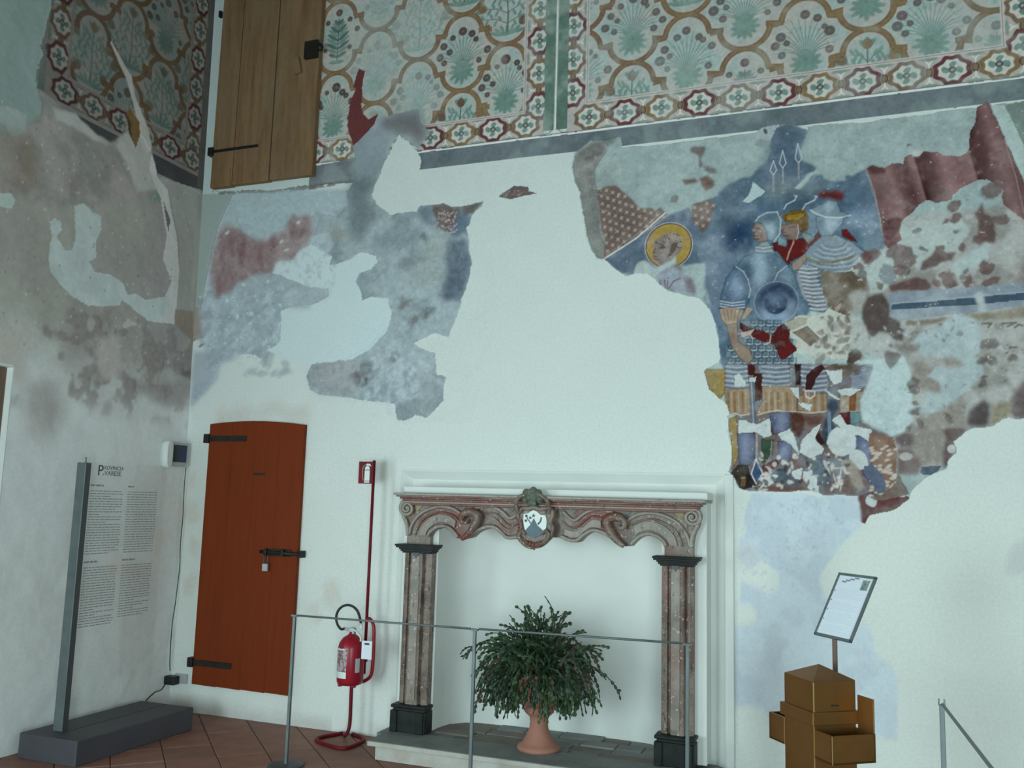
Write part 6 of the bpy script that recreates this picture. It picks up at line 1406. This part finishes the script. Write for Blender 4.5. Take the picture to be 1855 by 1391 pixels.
m.tube([(a, ys_, b) for a, b in crom([(cx-.006, sz0+hh*.87), (cx-.028, sz0+hh*.80), (cx-.036, sz0+hh*.6), (cx-.034, sz0+hh*.3), (cx-.026, sz0+hh*.14)], 4)], .0035, 6, flat=.3)
m.build('pictogram', M_WHITE, sg)

ex = back(640, 1200, -.235); EX, EY = float(ex[0])-.004, -.262
zb0 = float(back(640, 1243, -.3)[2]); zt0 = float(back(640, 1152, -.3)[2]); R0 = .088
fe = thing('fire_extinguisher', (EX, EY, zb0), 'red fire extinguisher with black hose hanging on its stand', 'fire extinguisher')
hgt = zt0-zb0
MB().lathe([(0, zb0+.006), (.06, zb0), (R0-.006, zb0+.008), (R0, zb0+.03), (R0, zb0+hgt*.74), (R0-.008, zb0+hgt*.85), (R0-.03, zb0+hgt*.95), (.03, zb0+hgt), (.02, zb0+hgt*1.03), (.02, zb0+hgt*1.07), (0, zb0+hgt*1.07)], EX, EY, 36).build('cylinder', M_RED, fe)
for sx_ in (-1, 1): MB().box(EX+sx_*.05-.012, EX+sx_*.05+.012, EY-.05, EY-.02, zb0-.010, zb0+.008, .003).build('foot', M_RED, fe)
def wrap(a0, a1, z0, z1, r_, name, mat, parent):
    vs = []; fs = []; n = 12
    for i in range(n+1):
        a = math.radians(a0+(a1-a0)*i/n); vs += [(EX+r_*math.cos(a), EY+r_*math.sin(a), z0), (EX+r_*math.cos(a), EY+r_*math.sin(a), z1)]
    for i in range(n): fs.append((2*i, 2*i+2, 2*i+3, 2*i+1))
    return MB().add(vs, fs, True).build(name, mat, parent)
lb = wrap(-165, -78, zb0+hgt*.30, zb0+hgt*.76, R0+.0008, 'instruction_label', M_LABEL, fe)
wrap(-165, -78, zb0+hgt*.16, zb0+hgt*.29, R0+.0008, 'white_label_band', M_WHITE, fe)
wrap(-163, -90, zb0+hgt*.72, zb0+hgt*.745, R0+.0014, 'label_title', M_WHITE, lb)
wrap(-40, -18, zb0+hgt*.28, zb0+hgt*.56, R0+.0008, 'side_label', M_LGREY, fe)
zh = zb0+hgt*1.06
v = MB(); v.box(EX-.02, EX+.022, EY-.018, EY+.018, zh-.012, zh+.03, .005); v.tube([(EX-.01, EY, zh+.01), (EX-.06, EY-.01, zh+.022)], .010, 8); v.build('valve', M_LGREY, fe)
lv = MB(); lv.tube(crom([(EX-.02, EY-.004, zh+.03), (EX+.03, EY-.012, zh+.05), (EX+.075, EY-.03, zh+.062)], 4), .009, 8, flat=.6); lv.tube(crom([(EX-.01, EY-.008, zh+.018), (EX+.04, EY-.02, zh+.012), (EX+.085, EY-.035, zh-.022), (EX+.09, EY-.037, zh-.05)], 4), .009, 8, flat=.6); lv.build('carry_handle', M_WHITE, fe)
hc_ = back(633, 1119, EY-.01); hr = .084
hp = [(EX-.055, EY-.01, zh+.02)]+[(hc_[0]+hr*math.cos(a), EY-.02-.02*math.sin(a*.5), hc_[2]+hr*math.sin(a)*1.02) for a in np.radians([240, 215, 190, 165, 140, 115, 90, 65, 40, 15])]
hp += [(hc_[0]+.09, EY-.01, hc_[2]-.03)]
MB().tube(crom(hp, 4), .0085, 8).build('hose', M_RUBBER, fe)
MB().tube([(hc_[0]+.088, EY-.01, hc_[2]-.02), (hc_[0]+.096, EY-.008, hc_[2]-.075)], .009, 8).build('nozzle', M_WHITE, fe)
tg = back([656, 673], [1160, 1195], EY-.09)
MB().box(tg[0][0], tg[1][0], EY-.092, EY-.0905, tg[1][2], tg[0][2]).build('inspection_tag', M_PAPER, fe, 'white inspection tag')
MB().box(tg[0][0]+.02, tg[1][0]-.02, EY-.0928, EY-.092, tg[0][2]-.025, tg[0][2]-.014).build('tag_print', M_INK, fe)

# ------------------------------------------------------------------ barrier posts and rails
def post(x, y, h, label, prong=False):
    t = thing('barrier_post', (x, y, 0), label, 'barrier post', 'slim grey posts of the rail barrier')
    MB().box(x-.009, x+.009, y-.009, y+.009, .006, h, .002).build('upright', M_STEEL, t)
    MB().lathe([(0, .012), (.09, .010), (.105, .006), (.11, 0), (0, 0)][::-1], x, y, 32).build('base_plate', M_STEELD, t)
    if prong:
        for sx in (-.010, .010): MB().box(x+sx-.003, x+sx+.003, y-.008, y+.008, h-.004, h+.02).build('fork_prong', M_STEEL, t)
    else:
        MB().box(x-.022, x+.022, y-.011, y+.011, h-.004, h+.008, .003).build('head', M_STEEL, t)
    return t
YB = -.826; ZR = .888
post(1.602, YB, .880, 'slim grey barrier post in front of the small red door'); post(2.806, YB, .884, 'slim grey barrier post left of the potted cactus'); post(4.010, YB, .898, 'slim grey barrier post in front of the right marble pilaster')
def rail(p, q, label):
    m = MB().tube([p, q], .0062, 8); o = m.build('barrier_rail', M_STEEL); tag(o, label, 'rail', 'thin rails of the barrier'); return o
rail((1.628, YB, .884), (2.78, YB, .890), 'thin grey rail in front of the fire extinguisher'); rail((2.832, YB, .892), (3.984, YB, .904), 'thin grey rail passing in front of the potted cactus')
rp = back(1706, 1276, -1.65); post(float(rp[0]), -1.65, float(rp[2]), 'forked grey barrier post right of the brass box', True)
re = flr(1795, 1391, float(rp[2])-.004); d = re-rp; d /= np.linalg.norm(d)
rail(tuple(rp+d*.022+np.array((0, 0, .004))), tuple(rp+d*1.9), 'grey rail sloping out of view at lower right')

# ------------------------------------------------------------------ brass collecting box and sheet holder
bx = np.array((4.662, -1.60)); th = math.radians(38); S = .208
r_ = np.array((math.cos(th), math.sin(th))); l_ = np.array((-math.sin(th), math.cos(th)))
cb = bx+(r_+l_)*S/2
box_ = thing('collecting_box', (float(cb[0]), float(cb[1]), 0), 'tall brass collecting box with side trays and pyramid lid', 'donation box')
Mb = Matrix.Translation((cb[0], cb[1], 0)) @ Matrix.Rotation(th, 4, 'Z')
ztop = .902; zcol = .735; h2 = S/2
MB().box(-h2, h2, -h2, h2, 0, ztop, .003, Mb).build('body', M_BRASS, box_)
e2 = h2+.001
MB().add([Mb @ Vector(p) for p in ((-e2, -e2, ztop), (e2, -e2, ztop), (e2, e2, ztop), (-e2, e2, ztop), (0, 0, ztop+.052))], [(0, 1, 4), (1, 2, 4), (2, 3, 4), (3, 0, 4), (3, 2, 1, 0)]).build('pyramid_lid', M_BRASS, box_)
c = MB(); c.box(-h2-.014, h2+.014, -h2-.014, h2+.014, zcol-.008, zcol+.045, .003, Mb); c.build('collar', M_BRASS, box_)
MB().box(-h2-.0015, -h2+.0025, -h2-.0015, -h2+.0025, .01, ztop-.004, 0, Mb).build('edge_line', M_BRASSED, box_, 'bright front edge')
def tray(sy, flap):
    yo = h2+.002; t = MB(); p = .115; w = .008; z0, z1 = .60, .712
    a, b = (-yo-p, -yo) if sy < 0 else (yo, yo+p)
    t.box(-h2, h2, a, b, z0, z0+w, 0, Mb); t.box(-h2, -h2+w, a, b, z0, z1, 0, Mb); t.box(h2-w, h2, a, b, z0, z1, 0, Mb)
    if sy < 0: t.box(-h2, h2, a, a+w, z0, z1, 0, Mb)
    else: t.box(-h2, h2, b-w, b, z0, z1, 0, Mb)
    o = t.build('tray', M_BRASS, box_)
    MB().box(-h2-.001, -h2+.002, a-.001, a+.002, z0, z1, 0, Mb).build('edge_line', M_BRASSED, o)
    if flap:
        MB().box(h2-.004, h2+.002, a+.004, b-.012, z1-.01, z1+.135, .002, Mb).build('raised_flap', M_BRASS, o)
tray(-1, True); tray(1, False)
MB().box(-.02, .02, -h2-.0008, -h2+.001, .80, .806, 0, Mb).build('coin_slot', M_RUBBER, box_)

sgn = thing('sheet_holder', (4.742, -1.235, 0), 'framed printed sheet on a brown pole behind the brass box', 'sign')
bm_ = np.array((4.742, -1.235, 0)); zs0 = float(back(1511, 1155, -1.235)[2])
MB().box(bm_[0]-.011, bm_[0]+.011, bm_[1]-.011, bm_[1]+.011, .008, zs0+.02, .003).build('pole', M_BRONZE, sgn)
MB().lathe([(0, 0), (.06, 0), (.058, .006), (.03, .010), (0, .010)], bm_[0], bm_[1], 28).build('foot_plate', M_BRONZE, sgn)
ctr = back([1523, 1579, 1481, 1541], [1041, 1047, 1148, 1158], -1.235).mean(0)
W_ = Vector((.146, -.18, 0))*1.08; U_ = Vector((.106, .086, .26))*1.08
wn = W_.normalized(); un = (U_-wn*U_.dot(wn)).normalized(); nn_ = wn.cross(un)
if nn_.y > 0: nn_ = -nn_
Ms = Matrix(((wn.x, un.x, nn_.x, ctr[0]), (wn.y, un.y, nn_.y, ctr[1]), (wn.z, un.z, nn_.z, ctr[2]), (0, 0, 0, 1)))
wl, ul = W_.length/2, U_.length/2
MB().box(-wl, wl, -ul, ul, -.006, -.001, .001, Ms).build('backing', M_STEELD, sgn)
sheet = MB().box(-wl+.006, wl-.006, -ul+.006, ul-.006, -.001, .0005, 0, Ms).build('paper_sheet', M_PAPER, sgn, 'white printed sheet')
fr = MB()
for a, b, c_, d_ in ((-wl, wl, ul-.012, ul), (-wl, wl, -ul, -ul+.012), (-wl, -wl+.01, -ul, ul), (wl-.01, wl, -ul, ul)): fr.box(a, b, c_, d_, -.004, .006, .001, Ms)
fr.build('frame', M_STEEL, sgn)
tx = MB(); r = random.Random(8)
for i in range(34):
    yy = ul*.50-i*.0085
    if yy < -ul*.86 or i in (6, 7, 13, 20): continue
    tx.box(-wl+.03, wl-.03-r.uniform(0, .06), yy, yy+.0022, .0005, .0009, 0, Ms)
MP = simple('faint_print', (0.68, 0.71, 0.81), rough=.7)
tx.build('printed_lines', MP, sheet)
M_VI = simple('grey_violet_ink', (.30, .28, .36), rough=.7)
for a, b in ((-.085, .74), (-.062, .79), (-.036, .84), (-.008, .885)): MB().box(a, a+.030, ul*b-.004, ul*b+.004, .0005, .001, 0, Ms).build('title_stroke', M_VI, sheet)
for b in (.42, .12, -.18, -.48): MB().box(-wl+.014, -wl+.022, ul*b, ul*b+.006, .0005, .001, 0, Ms).build('bullet_mark', M_VI, sheet)
MB().box(wl-.075, wl-.03, ul*.55, ul*.86, .0005, .001, 0, Ms).build('small_photo', simple('green_photo_print', (.12, .16, .14), (.34, .40, .38), 60, .5), sheet)

# ------------------------------------------------------------------ terracotta urn with trailing cactus
ux_, uy_ = 2.998, -.215; z0 = n0+.001
pc = thing('potted_cactus', (ux_, uy_, z0), 'terracotta urn with a bushy trailing cactus in the fireplace', 'potted plant')
prof = [(0, z0), (.128, z0), (.131, z0+.014), (.124, z0+.028), (.112, z0+.034), (.098, z0+.046), (.074, z0+.085), (.058, z0+.13), (.054, z0+.165), (.060, z0+.195), (.080, z0+.212), (.091, z0+.222), (.092, z0+.238), (.082, z0+.248), (.088, z0+.254), (.125, z0+.272), (.152, z0+.298), (.164, z0+.325), (.165, z0+.334), (.156, z0+.338), (.152, z0+.36), (.150, z0+.40), (.155, z0+.43), (.172, z0+.452), (.174, z0+.462), (.150, z0+.462), (.140, z0+.43), (0, z0+.42)]
MB().lathe(prof, ux_, uy_, 56).build('urn', M_TERRA, pc)
MB().lathe([(0, z0+.425), (.138, z0+.428), (.10, z0+.448), (0, z0+.455)], ux_, uy_, 24).build('soil', M_BRICK, pc)
r = random.Random(12); zt = z0+.445
def sub_branch(m, p, d, n, droop, w_):
    for i in range(n):
        d = (d+Vector((r.uniform(-.2, .2), r.uniform(-.2, .2), -droop))).normalized(); L_ = .028
        if p.z < z0+.22 or p.y > .19: break
        a = d.cross(Vector((r.uniform(-1, 1), r.uniform(-1, 1), .4))).normalized(); b = d.cross(a).normalized(); t = .003; q = p+d*L_; k = p+d*L_*.6
        m.add([p+a*w_*.35, p+b*t, p-a*w_*.35, p-b*t, k+a*w_, k+b*t, k-a*w_, k-b*t, q+a*w_*.3, q+b*t, q-a*w_*.3, q-b*t],
              [(0, 1, 5, 4), (1, 2, 6, 5), (2, 3, 7, 6), (3, 0, 4, 7), (4, 5, 9, 8), (5, 6, 10, 9), (6, 7, 11, 10), (7, 4, 8, 11), (8, 9, 10, 11)]); p = q
def branch(az, el, Lt, droop, mat, sp, off):
    m = MB(); p = Vector((ux_+off[0], uy_+off[1], zt)); d = Vector((math.cos(az)*math.cos(el), math.sin(az)*math.cos(el)*.62, math.sin(el)))
    n = int(Lt/.030); roll = r.uniform(0, 3.14)
    for i in range(n):
        L_ = .030*r.uniform(.85, 1.15); w_ = sp*r.uniform(.8, 1.15)*(1 if i > 1 else .6)
        d = (d+Vector((r.uniform(-.20, .20), r.uniform(-.16, .16), -droop*(.5+i/n*1.3)+r.uniform(-.05, .06)))).normalized()
        q = p+d*L_
        if q.y > .20: d.y = -abs(d.y)*.4; d.normalize(); q = p+d*L_
        if q.z < z0+.21+.05*r.random(): break
        a = d.cross(Vector((math.cos(roll+i*.7), math.sin(roll+i*.7), .4))).normalized(); b = d.cross(a).normalized()
        t = .0032
        A0 = p; m1 = p+d*L_*.35; m2 = p+d*L_*.78
        vs = [A0+a*w_*.3, A0+b*t*.6, A0-a*w_*.3, A0-b*t*.6, m1+a*w_*.92, m1+b*t, m1-a*w_*.92, m1-b*t, m2+a*w_, m2+b*t, m2-a*w_, m2-b*t, q+a*w_*.35, q+b*t*.6, q-a*w_*.35, q-b*t*.6]
        fs = []
        for lv in range(3):
            for j in range(4):
                fs.append((lv*4+j, lv*4+(j+1) % 4, lv*4+4+(j+1) % 4, lv*4+4+j))
        fs.append((12, 13, 14, 15)); m.add(vs, fs); p = q
        if n > 8 and n*.3 < i < n-3 and r.random() < .22:      # fork
            sub_branch(m, p.copy(), (d+a*r.choice((-1, 1))*.8+Vector((0, 0, .15))).normalized(), r.randint(3, 6), droop*1.3, w_)
        if i > n*.5 and r.random() < .16:      # side shoot
            dd = (d+a*r.choice((-1, 1))*.9).normalized(); q2 = p+dd*.03
            bb = dd.cross(b).normalized()
            m.add([p+bb*w_*.4, p+b*t, p-bb*w_*.4, p-b*t, p+dd*.018+bb*w_, p+dd*.018+b*t, p+dd*.018-bb*w_, p+dd*.018-b*t, q2], [(0, 1, 5, 4), (1, 2, 6, 5), (2, 3, 7, 6), (3, 0, 4, 7), (4, 5, 8), (5, 6, 8), (6, 7, 8), (7, 4, 8)])
    if m.v:
        me = bpy.data.meshes.new('branch'); me.from_pydata([tuple(v) for v in m.v], [], m.f); me.materials.append(mat)
        o = bpy.data.objects.new('branch', me); COL.objects.link(o); o.parent = pc; o.matrix_parent_inverse = Matrix.Translation(pc.location).inverted()
for i in range(290):
    az = r.uniform(0, 2*math.pi); ring_ = r.random()
    if i % 4 == 0: az = r.uniform(math.pi*1.05, math.pi*1.95); ring_ = .9
    if ring_ < .34: el = r.uniform(1.0, 1.52); Lt = r.uniform(.26, .46); dr = r.uniform(.07, .13)
    elif ring_ < .72: el = r.uniform(.55, 1.05); Lt = r.uniform(.34, .58); dr = r.uniform(.13, .19)
    else: el = r.uniform(.25, .8); Lt = r.uniform(.30, .46); dr = r.uniform(.20, .30)
    mat = M_LEAF if r.random() < .42 else (M_LEAFD if r.random() < .72 else M_LEAFB)
    branch(az, el, Lt, dr, mat, r.uniform(.0095, .0145), (r.uniform(-.12, .12), r.uniform(-.10, .10)))
